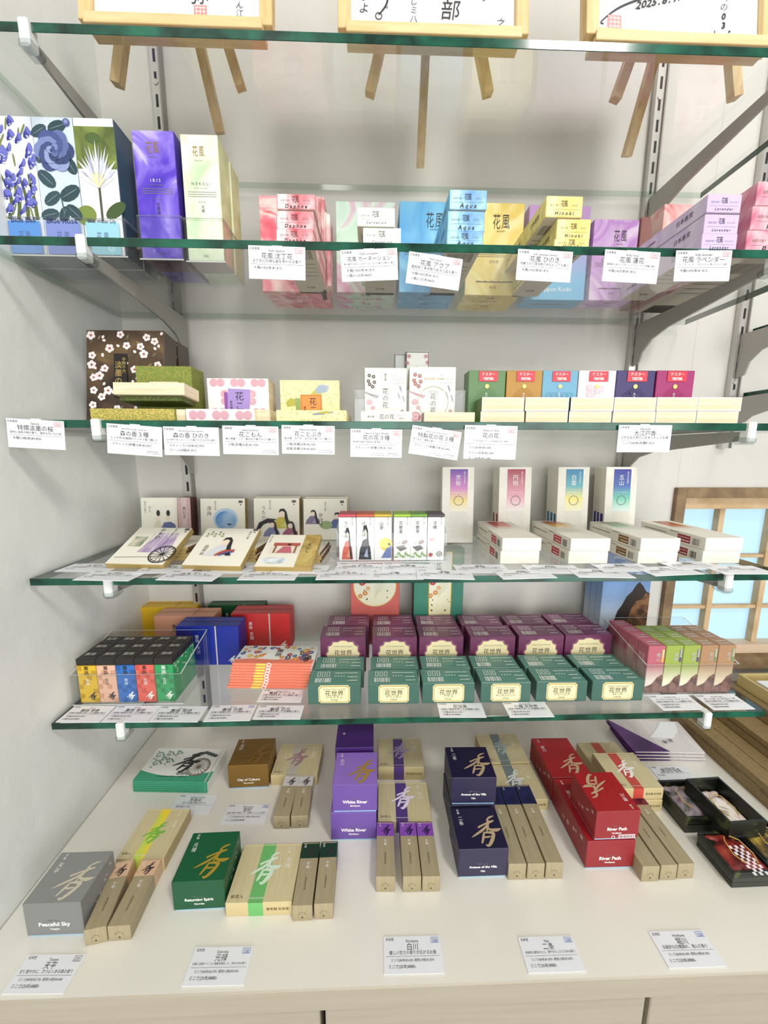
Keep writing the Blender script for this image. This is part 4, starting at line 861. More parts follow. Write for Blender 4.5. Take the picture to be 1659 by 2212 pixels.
def pict(P, label, art, lean=0, body=None):
    def deco(part, w, d, h): art(part, w, d, h)
    return carton('picture_box', label, P, body or {'*': PCR, 'left': PG, 'right': PG, 'top': PG, 'bottom': PG}, deco, 'incense box', None, lean, plain=True)
def stamp(F, u, v, l=2): F.rect(u-.045, v-.03, u+.045, v+.03, M('#5c5a52'), l); F.rect(u-.012, v-.085, u+.012, v-.055, INK, l)
def a1(f, T='front'):
    def art(part, w, d, h):
        p = part('cover_picture'); t = part('lettering'); F = Face(p, w, d, h, T); FT = Face(t, w, d, h, T); f(F, FT)
    return art
def P1(F, FT): 
    F.rect(0, .18, 1, .21, M('#a04848')); F.poly([(.30, .22), (.55, .22), (.52, .44), (.44, .48), (.36, .38)], M('#d8d6bc'), 2); F.poly([(.50, .22), (.96, .22), (.92, .38), (.80, .44), (.62, .42)], M('#5e6a92'), 2)
    for u in (.45, .72): F.disc(u, .52, .06, M('#efdcc8'), 3); F.disc(u+.02, .64, .05, INK, 3, 14, 1.7)
    FT.text(.12, .92, .065, '源氏の香り', GINK, True, 2); FT.text(.24, .80, .06, '貴公子', GINK, True, 2)
def P1b(F, FT):
    for i in range(4):
        for j in range(9): F.ring(.14+.24*i, .07+.11*j, .09, .015, M('#b8868c'), 1, 12)
    F.rect(.30, 0, .72, 1, M('#ccb4b0'), 2); FT.text(.5, .80, .30, '貴公子', INK, True, 3)
def P2(F, FT):
    W_ = M('#6ea0cc', .5, 0, 'blue_wash', tex=('cloud', 30, ((.3, '#4f8cc4'), (.7, '#b8cfe0'))))
    F.disc(.56, .50, .28, M('#b4cce0'), 1, 24, .9); F.disc(.56, .48, .23, W_, 2, 24, .9); F.disc(.64, .38, .05, M('#3c5c84'), 3, 12, .5)
    FT.text(.20, .82, .11, '浮舟', INK, True, 2); FT.text(.34, .94, .05, '源氏の香', GINK, True, 2); stamp(FT, .90, .92)
def P3(F, FT):
    hair(F, .62, .30, 1.1, '#c6b84e', '#d8cc78'); hair(F, .40, .10, .9, '#7d84a8', '#9aa0c0', 6); hair(F, .80, .08, .9, '#9a5a72', '#b47c90', 10)
    F.poly([(.02, .18), (.12, .42), (.30, .52), (.50, .50), (.40, .44), (.22, .38), (.10, .22)], INK, 9)
    FT.text(.22, .82, .10, 'うたかた', INK, True, 2); FT.text(.36, .95, .05, '源氏の香', GINK, True, 2); stamp(FT, .88, .92)
def P4(F, FT):
    hair(F, .22, .40, .8, '#7c728e', '#9a90aa'); hair(F, .76, .30, .9, '#56689c', '#7484b0'); F.disc(.52, .36, .14, M('#98ac78'), 2, 14, .7)
    FT.text(.40, .66, .11, 'かほり', INK, True, 9); FT.text(.50, .92, .05, '源氏の香', GINK, True, 2); stamp(FT, .88, .92)
YB4 = -.052*K
pict(onY(z, YB4, 301, 381, 1110, 1077, .010), 'picture box against the wall with two seated courtiers in tall hats', a1(P1), .10)
pict(onY(z, YB4-.012, 382, 411, 1110, 1077, .02), 'narrow pink patterned box against the wall beside the upright', a1(P1b), .06, {'*': M('#c4a4a2'), 'right': M('#4a2424'), 'top': M('#4a2424')})
pict(onY(z, YB4, 430, 528, 1110, 1079, .011), 'picture box against the wall with a blue ink wash', a1(P2), .10)
for k_ in range(1): pict(onY(z, YB4+.013, 303, 409, 1105, 1076, .010), 'picture box behind the one with two courtiers', a1(lambda F, FT: None), .10)
pict(onY(z, YB4, 546, 646, 1110, 1078, .010), 'picture box against the wall with three long haired ladies', a1(P3), .10); pict(onY(z, YB4+.012, 550, 649, 1105, 1074, .008), 'picture box just behind the one with three ladies', a1(lambda F, FT: None), .10)
pict(onY(z, YB4, 654, 750, 1110, 1079, .010), 'picture box against the wall with two figures apart on a pale ground', a1(P4), .10); pict(onY(z, YB4+.012, 658, 753, 1105, 1075, .008), 'picture box just behind the one with two figures apart', a1(lambda F, FT: None), .10)
def F1(F, FT):
    F.rect(.10, .45, .34, .72, M('#9aa88c', .5, 0, 'garden_wash', tex=('cloud', 80, ((.3, '#5c7a5c'), (.6, '#d2ccb4'))))); F.poly([(.36, .30), (.92, .30), (.84, .84), (.48, .84)], M('#b494bc', .5, 0, 'lilac_wash', tex=('cloud', 40, ((.3, '#9a76a8'), (.7, '#e2dae4')))))
    for i in range(6): F.rect(.40+.08*i, .30, .405+.08*i, .84, GINK, 2)
    F.stroke([(0, 0, .006), (.4, .02, .006), (.8, .03, .004)], GINK, 2, .06, .16); wheel(F, .84, .26, .22, INK, 3, 14); FT.text(.50, .97, .10, 'おもひ', INK, True, 4); FT.text(.73, .97, .05, '源氏の香り', GINK, True, 4); stamp(FT, .93, .95)
def F2(F, FT):
    hair(F, .52, .26, 1.15, '#d6d8dc', '#b8503c'); F.stroke([(0, 0, .02), (.12, .10, .03), (.30, .14, .02)], M('#b8503c'), 8, .46, .24); F.stroke([(0, 0, .015), (.12, .08, .02), (.24, .10, .01)], M('#4c5c94'), 8, .52, .24)
    for i in range(5): F.disc(.10+.07*i, .76+.05*(i % 2), .03, M('#a8b08a'), 2, 8); F.disc(.10+.07*i, .82+.05*(i % 2), .016, INK, 3, 8)
    FT.text(.22, .52, .09, '品定め', INK, True, 2); FT.text(.86, .92, .055, '源氏の香', GINK, True, 2); stamp(FT, .93, .96)
def F3(F, FT):
    F.rect(.16, .62, .66, .72, M('#b4584a'), 1); F.rect(.12, .38, .70, .62, M('#e6dccc'), 1); F.rect(.20, .40, .24, .64, M('#8c6a50'), 2); F.rect(.58, .40, .62, .64, M('#8c6a50'), 2); F.poly([(.26, .40), (.56, .40), (.50, .60), (.36, .60)], M('#c06a74'), 3); F.disc(.46, .66, .03, INK, 4)
    F.disc(.30, .18, .26, M('#c4d0d6', .5, 0, 'water_wash', tex=('cloud', 60, ((.3, '#98b0bc'), (.6, '#e8ecec')))), 1, 20, .35); F.rect(.70, 0, 1, 1, M('#c2a054', .35, .3, 'gold_panel', tex=('cloud', 60, ((.3, '#a8863c'), (.7, '#e0c87c')))), 2)
    FT.text(.84, .72, .10, 'えにし', INK, True, 4); FT.text(.06, .94, .045, '源氏の香り', GINK, True, 4)
# front picture boxes rest slantwise on a pile of their fellows
def slant(fl, fr, bl, label, art, npile, pl_):
    A, B = at(*fl, z+.006), at(*fr, z+.006); w = (B-A).length; ang = math.atan2(B.y-A.y, B.x-A.x)
    side = w*1.0; Qd = ray(*bl)       # back left corner at distance side from A
    best = min(((C0+Qd*t-A).length-side, t) for t in [.3+.001*i for i in range(500)] if True and ((C0+Qd*t).z > A.z+.005 or True)) if False else None
    t0 = None
    for i in range(200, 900):
        t = i*.001; v = C0+Qd*t-A
        if v.length < side and t0 is None: t0 = t
    vs = [(abs((C0+Qd*(i*.0005)-A).length-side), i*.0005) for i in range(300, 2400)]; vs.sort(); cand = [t for e, t in vs[:6]]
    t = max(cand); v = C0+Qd*t-A
    el = math.asin(max(min(v.z/v.length, .5), .12)); 
    mb_h = .0075; mat = {'*': PCR, 'front': PG, 'left': PG, 'right': PG}
    o = carton('picture_box', label, Pl((A.x, A.y, z), ang, w, side, mb_h), mat, lambda part, w_, d_, h_: art(part, w_, d_, h_), 'incense box', None, 0, plain=True)
    e = Vector((math.cos(ang), math.sin(ang), 0)); piv = Vector((A.x, A.y, z+.0004))+e*w/2
    o.matrix_world = Matrix.Translation(piv) @ Matrix.Rotation(ang, 4, 'Z') @ Matrix.Rotation(el, 4, 'X') @ Matrix.Translation((0, side/2, 0))
    hp = side*.60*math.sin(el)-.0005; yb = A.y+side*.60*math.cos(el)
    for i in range(npile):
        k_ = hp/npile; P = Pl((A.x+.002+pl_*(.8+.3*(i % 2)), yb, z+i*k_), ang, w*.97, min(side*.95, -.014-yb), k_*.93)
        carton('picture_box', 'closed picture box, %s of the pile under the one picturing %s' % (('bottom one', 'second one', 'third one', 'fourth one')[i], label.split(' with ')[1].replace('a red','red').replace(' in a robe', '').replace(' and gold panel', '').replace(' picture', '')), P, {'*': PCR, 'front': PG, 'right': M('#6a4a2c'), 'left': PG}, None, 'incense box', 'piles under the slanting picture boxes', plain=True)
slant((230, 1218), (356, 1221), (268, 1140), 'slanting box with a carriage wheel picture', a1(F1, 'top'), 4, .008)
slant((395, 1221), (522, 1224), (421, 1141), 'slanting box with a lady in a robe', a1(F2, 'top'), 4, .006)
slant((550, 1225), (673, 1227), (578, 1155), 'slanting box with red roofed pavilion and gold panel', a1(F3, 'top'), 3, .006)
# six slim upright boxes in a clear tray
s0 = on(z, (733, 1214.5), (958, 1213.5), 1110.7, .026); xsl = [(733, 769.5), (770.5, 808), (808.5, 845.5), (850.5, 886), (886.5, 921.4), (923, 958.6)]
lidc = ['#c84a58', '#c4583c', '#c8ac2c', '#9cc42c', '#6c9c2c', '#4a3e48']; kj6 = ['うつせみ', 'はすのは', '山里', '花散里', '花散里', '浮橋']; cn6 = ['pink', 'rust red', 'yellow', 'lime', 'leaf green', 'dark plum']
pc6 = [('#d0604a', '#e09070'), ('#2c2c34', '#a0b4cc'), ('#e6cc48', '#6878b0'), ('#a0887e', '#8cb068'), ('#a0887e', '#8cb068'), ('#c0605c', '#6c5c50')]
for i, (a, b_) in enumerate(xsl):
    A = at(a, 1214.3, z); B = at(b_, 1213.8, z); P = Pl((A.x, s0.A.y, z+.0018), 0, B.x-A.x, .026, s0.h-.002)
    def deco(part, w, d, h, i=i):
        p = part('cover_picture'); F = Face(p, w, d, h, 'front'); c1_, c2_ = pc6[i]
        if i in (0, 1): hair(F, .5, .06, 1.75 if i else 1.6, c1_, c2_)
        elif i == 2: F.disc(.66, .36, .38, M(c1_), 1, 24, 1.0); F.poly([(.4, .06), (.98, .06), (.98, .34), (.7, .26)], M(c2_), 2); F.disc(.86, .36, .07, INK, 3)
        elif i in (3, 4):
            F.disc(.65, .40, .2, M(c1_), 2, 12, .6, .5); F.poly([(.1, .30), (.4, .20), (.8, .26), (.6, .34)], GINK, 1); F.disc(.3, .38, .12, M('#b8bcc0'), 1, 12, .5, 1)
            for k_ in range(8): F.disc(.15+.11*k_, .08+.05*((k_*3) % 4)/2, .13, M(c2_), 2, 8, .4, k_*.9)
        else:
            F.disc(.25, .46, .16, M('#d8a8a0'), 2, 12, .6); wheel(F, .72, .14, .17, M(c2_), 3, 10); F.disc(.2, .12, .13, M(c1_), 2, 10); 
        t = part('lettering'); F = Face(t, w, d, h, 'front'); F.text(.42, .86, .25 if i != 1 else .22, kj6[i], INK, True, 8); F.text(.80, .95, .11, '源氏の香り', GINK, True, 8)
    carton('slim_picture_box', 'slim upright white box with a %s top, in the clear tray of six' % cn6[i], P, M('#efefee'), deco, 'incense box', 'slim upright boxes in the clear tray', lid=(.055, M(lidc[i], .4, 0, 'coloured_lid')))
stand(s0.A.x-.003, at(958.6, 1213.5, z).x+.003, s0.A.y-.0035, s0.A.y+.036, z, s0.h*.62, s0.h*.8, 'clear acrylic tray round the six slim upright boxes')
# tall white boxes with a gradient stripe
IV = M('#e9e5d8', .45, 0, 'ivory_board', tex=('cloud', 180, ((.3, '#e6e2d4'), (.7, '#ece8dc'))))
def tallw(Y, xl, xr, top, stops, kj, label, lean=.07, ring=True):
    P = onY(z, Y, xl, xr, 1060, top, .0135)
    def deco(part, w, d, h):
        p = part('colour_stripe'); F = Face(p, w, d, h, 'front'); F.rect(.25, .42, .80, .97, M(stops[0][1], .35, 0, 'gradient_stripe', tex=('grad', 'Z', h*.42, h*.97, stops)))
        for i in range(12): F.rect(.27+.046*i, .06, .275+.046*i, .42, M('#c4c0b8'), 1)
        F = Face(p, w, d, h, 'left'); F.rect(.3, .05, .75, .38, M(stops[-1][1]))
        t = part('lettering'); F = Face(t, w, d, h, 'front'); F.text(.50, .90, .17, kj, WINK, True, 2, bold=.02); F.text(.70, .94, .06, '香の日本香堂', WINK, True, 2); F.rect(.32, .665, .73, .668, WINK, 2)
        for k_ in range(10):
            if ring: a = k_*.63; F.stroke([(.13*math.cos(a), .13*math.sin(a), .006), (.15*math.cos(a+.4), .15*math.sin(a+.4), .010), (.13*math.cos(a+.8), .13*math.sin(a+.8), .004)], GINK, 2, .52, .56)
    return carton('tall_incense_box', label, P, IV, deco, 'incense box', 'tall white boxes with a gradient stripe', lean)
st = {'京桜': ((0, '#ece6d2'), (.25, '#e6d078'), (.55, '#c878b4'), (1, '#5c2a9c')), '円明': ((0, '#ece4dc'), (.35, '#dc9cac'), (1, '#a01834')), '白雲': ((0, '#ece8c8'), (.3, '#ece078'), (.6, '#58a8b4'), (1, '#1878a4')), '五山': ((0, '#dcece4'), (.3, '#70c8ac'), (.6, '#4468b0'), (1, '#2c2490'))}
YW = -.062
for n_, (kj, xl, xr, nm_, k_) in enumerate((('京桜', 956.5, 1026, 'violet to yellow', 1), ('円明', 1080.6, 1151, 'crimson', 2), ('白雲', 1208.7, 1276.6, 'teal to yellow', 3), ('五山', 1312.7, 1380.6, 'indigo to mint', 3))):
    for j in range(k_):
        tallw(YW+j*.0145, xl-j*7.5, xr-j*7.5, 1010, st[kj], kj, 'tall white box with a %s stripe, %s' % (nm_, ('frontmost of its kind' if k_ > 1 else 'on its own') if j == 0 else ('just behind the front one' if j == 1 else 'rearmost of its kind')))
# pairs of flat white boxes
pr = [((1080, 1218.4), (1164.7, 1218.4), 1163, (1031, 1126.6), (('#c03c34'), '#d86a54'), 'red', '#c0303c'), ((1227, 1218), (1313, 1218), 1164, (1153, 1126), ('#b02028', '#e8b83c'), 'crimson and yellow', '#c0303c'),
      ((1377, 1218), (1463, 1218), 1163.5, (1281, 1127), ('#8c8458', '#7cb484'), 'olive and green', '#8a5a20'), ((1516, 1217), (1597, 1216.6), 1162.5, (1393, 1125.6), ('#8c3420', '#c86c2c'), 'brown and orange', '#9c2430')]
for l_, r_, ty, b_, cc, nm_, sc_ in pr:
    P = on(z, l_, r_, ty, b=b_); P.h /= 2; P.ang = 0
    P.d = min(P.d, -.012-P.A.y)
    for j in range(2):
        def deco(part, w, d, h, j=j):
            p = part('colour_stripe'); F = Face(p, w, d, h, 'top'); F.rect(.25, .55, .78, .97, M(cc[0], .3, 0, 'gradient_stripe', tex=('grad', 'Y', d*.04, d*.47, ((0, '#e6e0d0'), (.35, cc[1]), (1, cc[0])))))
            F = Face(p, w, d, h, 'left'); F.rect(.62, .18, .80, .78, M(sc_))
            t = part('lettering'); F = Face(t, w, d, h, 'left'); x = .83
            while x < .92: F.rect(x, .18, x+.004, .72, INK); x += rnd.choice((.007, .010, .012))
            F.fuzz(.08, .6, .45, .014, GINK); F.fuzz(.50, .86, .62, .010, GINK); F.fuzz(.635, .60, .79, .009, WINK, 2); F.fuzz(.66, .35, .79, .014, WINK, 2)
            if j: F = Face(t, w, d, h, 'top'); F.text(.55, .93, .13, '香り', WINK, True, 2)
        Q = Pl(P.A+Vector((.0015*j if j else .0, 0, j*(P.h+.0002))), 0, P.w, P.d, P.h)
        carton('flat_incense_box', '%s one of the flat white pair with a %s stripe' % (('lower', 'upper')[j], nm_), Q, IV, deco, 'incense box', 'pairs of flat white boxes')
# ================================================================== THIRD SHELF (eye level)
z = ZT[3]; YF = -.262*K
def floral(F, ok, n, cols, r0, r1, c2, l=1, seed=1, petals=5):
    r = random.Random(seed)
    for i in range(n):
        for _ in range(20):
            u, v = r.uniform(.03, .97), r.uniform(.03, .97)
            if ok(u, v): break
        else: continue
        q = r.uniform(r0, r1); blossom(F, u, v, q, M(r.choice(cols)), M(c2), l+2*i % 5, petals, r.random()*3)
def Y3(xl, xr, ym, top, Y=YF, d=.03, zz=None): return onY(zz or z, Y, xl, xr, ym, top, d)
# dark blossom box, leaning back
def sakura(full):
    def deco(part, w, d, h):
        p = part('blossom_print'); F = Face(p, w, d, h, 'front'); r = random.Random(11)
        pts = [(.06, .94), (.44, .95), (.78, .92), (.30, .80), (.52, .83), (.70, .82), (.74, .74), (.88, .88), (.08, .72), (.07, .62), (.24, .58), (.10, .48), (.17, .50), (.62, .57), (.10, .34), (.28, .34), (.20, .27), (.09, .18), (.58, .36), (.92, .62), (.84, .45), (.14, .06), (.4, .14), (.7, .2)]
        WPk, CR = M('#f3e8e8'), M('#a8484c')
        for i, (u, v) in enumerate(pts):
            rr = .052 if i % 3 else .060; blossom(F, u, v, rr, WPk, CR, 2+2*(i % 3), 5, r.random()*2); F.disc(u, v, rr*.12, GOLD, 8, 6)
        for i in range(34): F.disc(r.uniform(.03, .97), r.uniform(.05, .97), .018, WPk, 1, 8, 1.3, r.random()*3)
        for i in range(16): F.disc(r.uniform(.05, .95), r.uniform(.1, .95), .035, M(r.choice(['#6d7358', '#8c7a54', '#5a5848'])), 1, 8, .35, r.random()*3)
        if full: F.rect(.36, .26, .53, .74, M('#1d1613'), 9)
        t = part('lettering'); F = Face(t, w, d, h, 'front')
        if full: F.text(.42, .66, .10, '淡墨の桜', M('#cdb26a', .4, .4, 'gold_ink'), True, 10, bold=.02); F.text(.49, .70, .05, '宇野千代', M('#cdb26a', .4, .4, 'gold_ink'), True, 10)
    return deco
SK = M('#3a2c26', .35, 0, 'dark_brown_gold_board', tex=('cloud', 25, ((.3, '#1f1819'), (.55, '#5c4630'), (.75, '#857042'))))
YK = -.120; A = atY(186, 905, YK); B = atY(354, 905, YK); hS = zat(atY(215, 820, YK+.012), 722)-z
Pk = Pl((A.x, YK, z), 0, (B-A).length, .030, hS*1.03); carton('incense_box', 'dark brown box printed with white cherry blossoms, leaning back', Pk, {'*': SK, 'right': M('#5c5248', .5, 0, 'brown_board')}, sakura(True), 'incense box', lean=.16)
Pk2 = onY(z, -.066, 330, 388, 800, 738, .03); carton('incense_box', 'second dark blossom box against the wall behind the first', Pk2, {'*': SK, 'right': M('#5c5248', .5, 0, 'brown_board')}, sakura(False), 'incense box')
# green boxes
GN = M('#6f7f2c', .5, 0, 'olive_washi', tex=('speck', 500, ((0, '#5f7a2e'), (.35, '#7d8a38'), (.6, '#8c8a3a')))); GNG = M('#7b8a3c', .45, 0, 'olive_gold_washi', tex=('speck', 700, ((0, '#66803a'), (.3, '#a89c48'), (.55, '#c8b45c'))))
g0 = Y3(195, 378, 900, 882, d=.038); g0.w += 0; o = carton('incense_box', 'low olive box with gold flecks at the front of the eye level shelf', g0, {'*': GN, 'front': GNG}, None, 'incense box', plain=True)
gw = Y3(378.5, 401, 900, 884, YF+.0035, .034); carton('inner_box', 'plain wooden tray end sticking out beside the gold flecked olive box', gw, {'*': PWOOD, 'top': M('#5c4326')}, None, 'box', plain=True)
# tall olive box at the back
g2 = Y3(296.6, 416, 850, 790, -.157, .033); carton('incense_box', 'tall olive box at the back, behind the wooden fronted one', g2, GN, lambda part, w, d, h: Face(part('lettering'), w, d, h, 'right').text(.7, .85, .05, '森の香', INK, True), 'incense box')
# wooden box sleeved in olive, tipped up on the low box
gx = Y3(244, 398, 850, .019, YF+.006, .034, g0.top+.0005); 
def wdeco(part, w, d, h):
    p = part('sleeve'); p.box(-w/2+.004, -d/2+.004, -.0055, w/2-.004, d/2, -.0002, M('#46521c', .5, 0, 'olive_sleeve', tex=('speck', 500, ((0, '#3c4a18'), (.5, '#5a6428')))))
    p = part('inner_box'); p.box(-w/2+.030, -d/2+.012, h+.0002, w/2-.012, d/2-.002, h+.004, PWOOD)
gA = Pl(gx.A, 0, gx.w, gx.d, .0125); o = carton('wooden_incense_box', 'plain wooden box in an olive sleeve, tipped up on the gold flecked olive box', gA, PWOOD, wdeco, 'incense box', plain=True)
o.matrix_world = Matrix.Translation(Vector((gA.A.x+gA.w/2, YF+.006, g0.top+.0145))) @ Matrix.Rotation(-.085, 4, 'X') @ Matrix.Translation((0, gA.d/2, 0))
# pink patterned boxes
PKB = M('#efe6e0', .45, 0, 'pink_white_board')
def flora(F, n=3, rows=3, off=0):
    pk_ = M('#cfa0aa'); r = 1/n
    for i in range(-1, n+1):
        for j in range(-1, rows+1):
            u, v = (i+.5+.5*(j % 2)+off)*r, (j+.5)*r*F.a/F.b*.87
            if -.01 < u-r*.3 and u+r*.3 < 1.01 and -.01 < v-r*.3*F.a/F.b and v+r*.3*F.a/F.b < 1.01:
                for k_ in range(4): a = math.pi/4+k_*math.pi/2; F.disc(u+r*.24*math.cos(a), v+r*.24*math.sin(a)*F.a/F.b, r*.20, pk_, 1, 12)
                for k_ in range(8): a = k_*math.pi/4; F.poly([(u, v), (u+r*.27*math.cos(a-.05), v+r*.27*math.sin(a-.05)*F.a/F.b), (u+r*.27*math.cos(a+.05), v+r*.27*math.sin(a+.05)*F.a/F.b)], PKB, 2)
            else:
                for k_ in range(4):
                    a = math.pi/4+k_*math.pi/2; du, dv = u+r*.24*math.cos(a), v+r*.24*math.sin(a)*F.a/F.b
                    if r*.2 < du < 1-r*.2 and r*.2*F.a/F.b < dv < 1-r*.2*F.a/F.b: F.disc(du, dv, r*.20, pk_, 1, 12)
def pinkd(part, w, d, h):
    flora(Face(part('pattern'), w, d, h, 'front'), 3, 4); q = part('label'); F = Face(q, w, d, h, 'front')
    F.rect(.27, .04, .33, .70, M('#8a4c9c'), 3); F.poly([(.30, .04), (.66, .04), (.70, .76), (.34, .78)], M('#9f88c4', .4, 0, 'violet_label'), 4)
    t = part('lettering'); F = Face(t, w, d, h, 'front'); F.text(.52, .72, .15, '花こもん', INK, True, 5); F.text(.38, .52, .045, '香老舗鳩居', INK, True, 5)
carton('incense_box', 'upright pink flower patterned box with a violet label', Y3(450, 582, 880, 816.5, -.150, .02), {'*': PKB, 'right': PWOOD}, pinkd, 'incense box')
carton('incense_box', 'second upright pink box, just behind the violet labelled one', Y3(458, 588, 880, 822, -.128, .02), {'*': PKB, 'right': PWOOD}, None, 'incense box')
carton('incense_box', 'low pink flower patterned box at the shelf edge', Y3(401.5, 551.5, 900, 883, d=.088), {'*': PKB, 'right': PWOOD, 'back': PWOOD}, lambda part, w, d, h: flora(Face(part('pattern'), w, d, h, 'front'), 3, 1), 'incense box', plain=True)
gw = Y3(552, 583, 900, 884.5, YF+.004, .08); carton('inner_box', 'plain wooden tray end beside the low pink patterned box', gw, PWOOD, None, 'box', plain=True)
# yellow flecked boxes
YW_ = M('#ece0a6', .45, 0, 'yellow_flecked_washi', tex=('speck', 330, ((0, '#b8ae4a'), (.22, '#ece0a6'))))
def yel(patches, lab):
    def deco(part, w, d, h):
        r = random.Random(5); F = Face(part('foil_patches'), w, d, h, 'front')
        for c_ in patches:
            u, v = r.uniform(.1, .8), r.uniform(.1, .75); F.poly([(u, v), (u+.14, v+.03), (u+.17, v+.16), (u+.05, v+.2), (u-.03, v+.1)], M(c_, .5, 0, 'foil_patch'), 1)
        if lab:
            F = Face(part('label'), w, d, h, 'front'); F.poly([(.27, .04), (.40, .04), (.38, .60), (.25, .60)], M('#8ca05c'), 2); F.rect(.34, .02, .70, .68, M('#dd8c40', .4, 0, 'orange_label'), 3); F.frame(.355, .035, .685, .665, .006, M('#9c5a2c'), 4)
            t = part('lettering'); F = Face(t, w, d, h, 'front'); F.text(.55, .62, .13, '花ことぶき'[:3], INK, True, 5); F.text(.41, .42, .04, '香老舗鳩', INK, True, 5)
    return deco
carton('incense_box', 'upright yellow flecked box with an orange label', Y3(606, 734, 880, 820.6, -.150, .024), {'*': YW_, 'right': PWOOD}, yel(('#b8b04c', '#a8b0c0', '#98a8b8', '#b0a840'), True), 'incense box')
carton('incense_box', 'low yellow flecked box at the shelf edge', Y3(596.5, 748.5, 900, 885.5, d=.085), YW_, yel(('#8890a0', '#9098ac', '#b0a840'), False), 'incense box')
# cream floral boxes
CRB = M('#e9e4d6', .4, 0, 'cream_board')
def hana(ring_):
    def deco(part, w, d, h):
        p = part('flower_print'); F = Face(p, w, d, h, 'front'); D, R_, S_ = ('#55504c', '#cf8f94', '#b9b6ae') if not ring_ else ('#a0605c', '#c97e84', '#b9b6ae')
        for u, v in ((.12, .86), (.22, .84), (.10, .76), (.20, .66), (.13, .70), (.24, .74)): blossom(F, u, v, .045, M(D), M('#e0d8c4'), 2, 5, u*9)
        for u, v, r in ((.12, .38, .07), (.14, .12, .12), (.2, .28, .05)): F.disc(u, v, r, M(R_), 1, 16, .9); F.disc(u, v, r*.6, M('#dba8aa'), 2, 12, .9); F.disc(u, v, r*.3, M(R_), 3, 8)
        for i in range(6): F.disc(.05+.05*i, .55-.015*i, .06, M('#7c7a72' if not ring_ else '#a8706c'), 1, 10, .3, -.4+.2*i)
        for u, v in ((.86, .62), (.93, .45), (.82, .50)): F.disc(u, v, .09, M('#8e9098'), 1, 10, .22, 1.9)
        for u, v in ((.94, .15), (.86, .08), (.90, .22), (.80, .12)): blossom(F, u, v, .04, M(D), M('#e0d8c4'), 2, 5, u*9)
        for i in range(14): F.disc(.68+.05*(i % 6), .72+.07*(i//6), .018, M(S_), 1, 8, .7, i)
        t = part('lettering'); F = Face(t, w, d, h, 'front')
        if ring_: F.ring(.52, .38, .335, .014, M('#b0a890'), 5, 44); F.text(.52, .80, .075, 'Specially made', M('#b0a080'), l=5, shear=.3); F.text(.52, .56, .04, '特製 香水香', INK, l=6); F.text(.52, .54, .14, '花の花', INK, True, 6)
        else: F.text(.50, .90, .055, '香水香', INK, True, 5); F.text(.50, .64, .15, '花の花', INK, True, 5)
    return deco
carton('incense_box', 'cream box with dark and pink flowers, standing in the clear stand', Y3(787, 878, 870, 794, -.158, .018, z+.002), {'*': CRB, 'top': M('#3a3432'), 'left': M('#3a3432')}, hana(False), 'incense box')
carton('incense_box', 'cream floral box with a large ring on its front', Y3(884, 983, 870, 792, -.158, .018, z+.002), {'*': CRB}, hana(True), 'incense box')
def top_f(part, w, d, h):
    F = Face(part('flower_print'), w, d, h, 'front'); 
    for u, v in ((.14, .93), (.85, .93), (.08, .84), (.92, .85)): blossom(F, u, v, .10, M('#c4989a'), M('#8c4a50'), 1, 5, u*7)
    F.frame(.02, .01, .98, .99, .03, M('#4a403e'), 3); Face(part('lettering'), w, d, h, 'front').text(.5, .80, .10, '香水香', INK, True, 4)
carton('slim_incense_box', 'slim pale box with pink corner flowers, rising behind the ringed one', Y3(876, 927, 800, 758, -.125, .012, z+.002), {'*': M('#d5d9d0', .4), 'left': M('#8a8884')}, top_f, 'incense box')
carton('slim_incense_box', 'slim grey box rising behind the clear stand, left of the flower cornered one', Y3(852, 876, 800, 764, -.120, .012, z+.002), {'*': M('#b9bcb8', .4), 'top': INK}, lambda part, w, d, h: Face(part('border_line'), w, d, h, 'front').frame(.02, .01, .98, .99, .05, M('#4a403e'), 1), 'incense box')
a_, b_ = atY(766, 900, -.175).x, atY(1004, 900, -.175).x; hst = zat(atY(766, 900, -.175), 841)-z; stand(a_, b_, -.175, -.098, z, hst, hst, 'clear acrylic stand round the two cream floral boxes')
def low(part, w, d, h):
    F = Face(part('lettering'), w, d, h, 'front'); F.text(.20, .5, .045, '香水香', INK); F.text(.51, .5, .10, '花の花', INK, bold=.02); F.text(.80, .62, .04, 'スティック', INK); F.text(.80, .36, .04, '50本入', INK)
carton('incense_box', 'low cream box with black brush lettering at the shelf edge', Y3(779, 890, 905, 888, d=.016), CRB, low, 'incense box')
carton('wooden_incense_box', 'low wooden ended box with a flowery side, right of the lettered cream one', Y3(915, 1026, 900, 890, YF, .018), {'*': PWOOD, 'left': M('#8c7a72', .5, 0, 'flowery_side', tex=('cloud', 90, ((.3, '#5e4c46'), (.6, '#b49a90')))), 'top': CRB}, None, 'incense box')
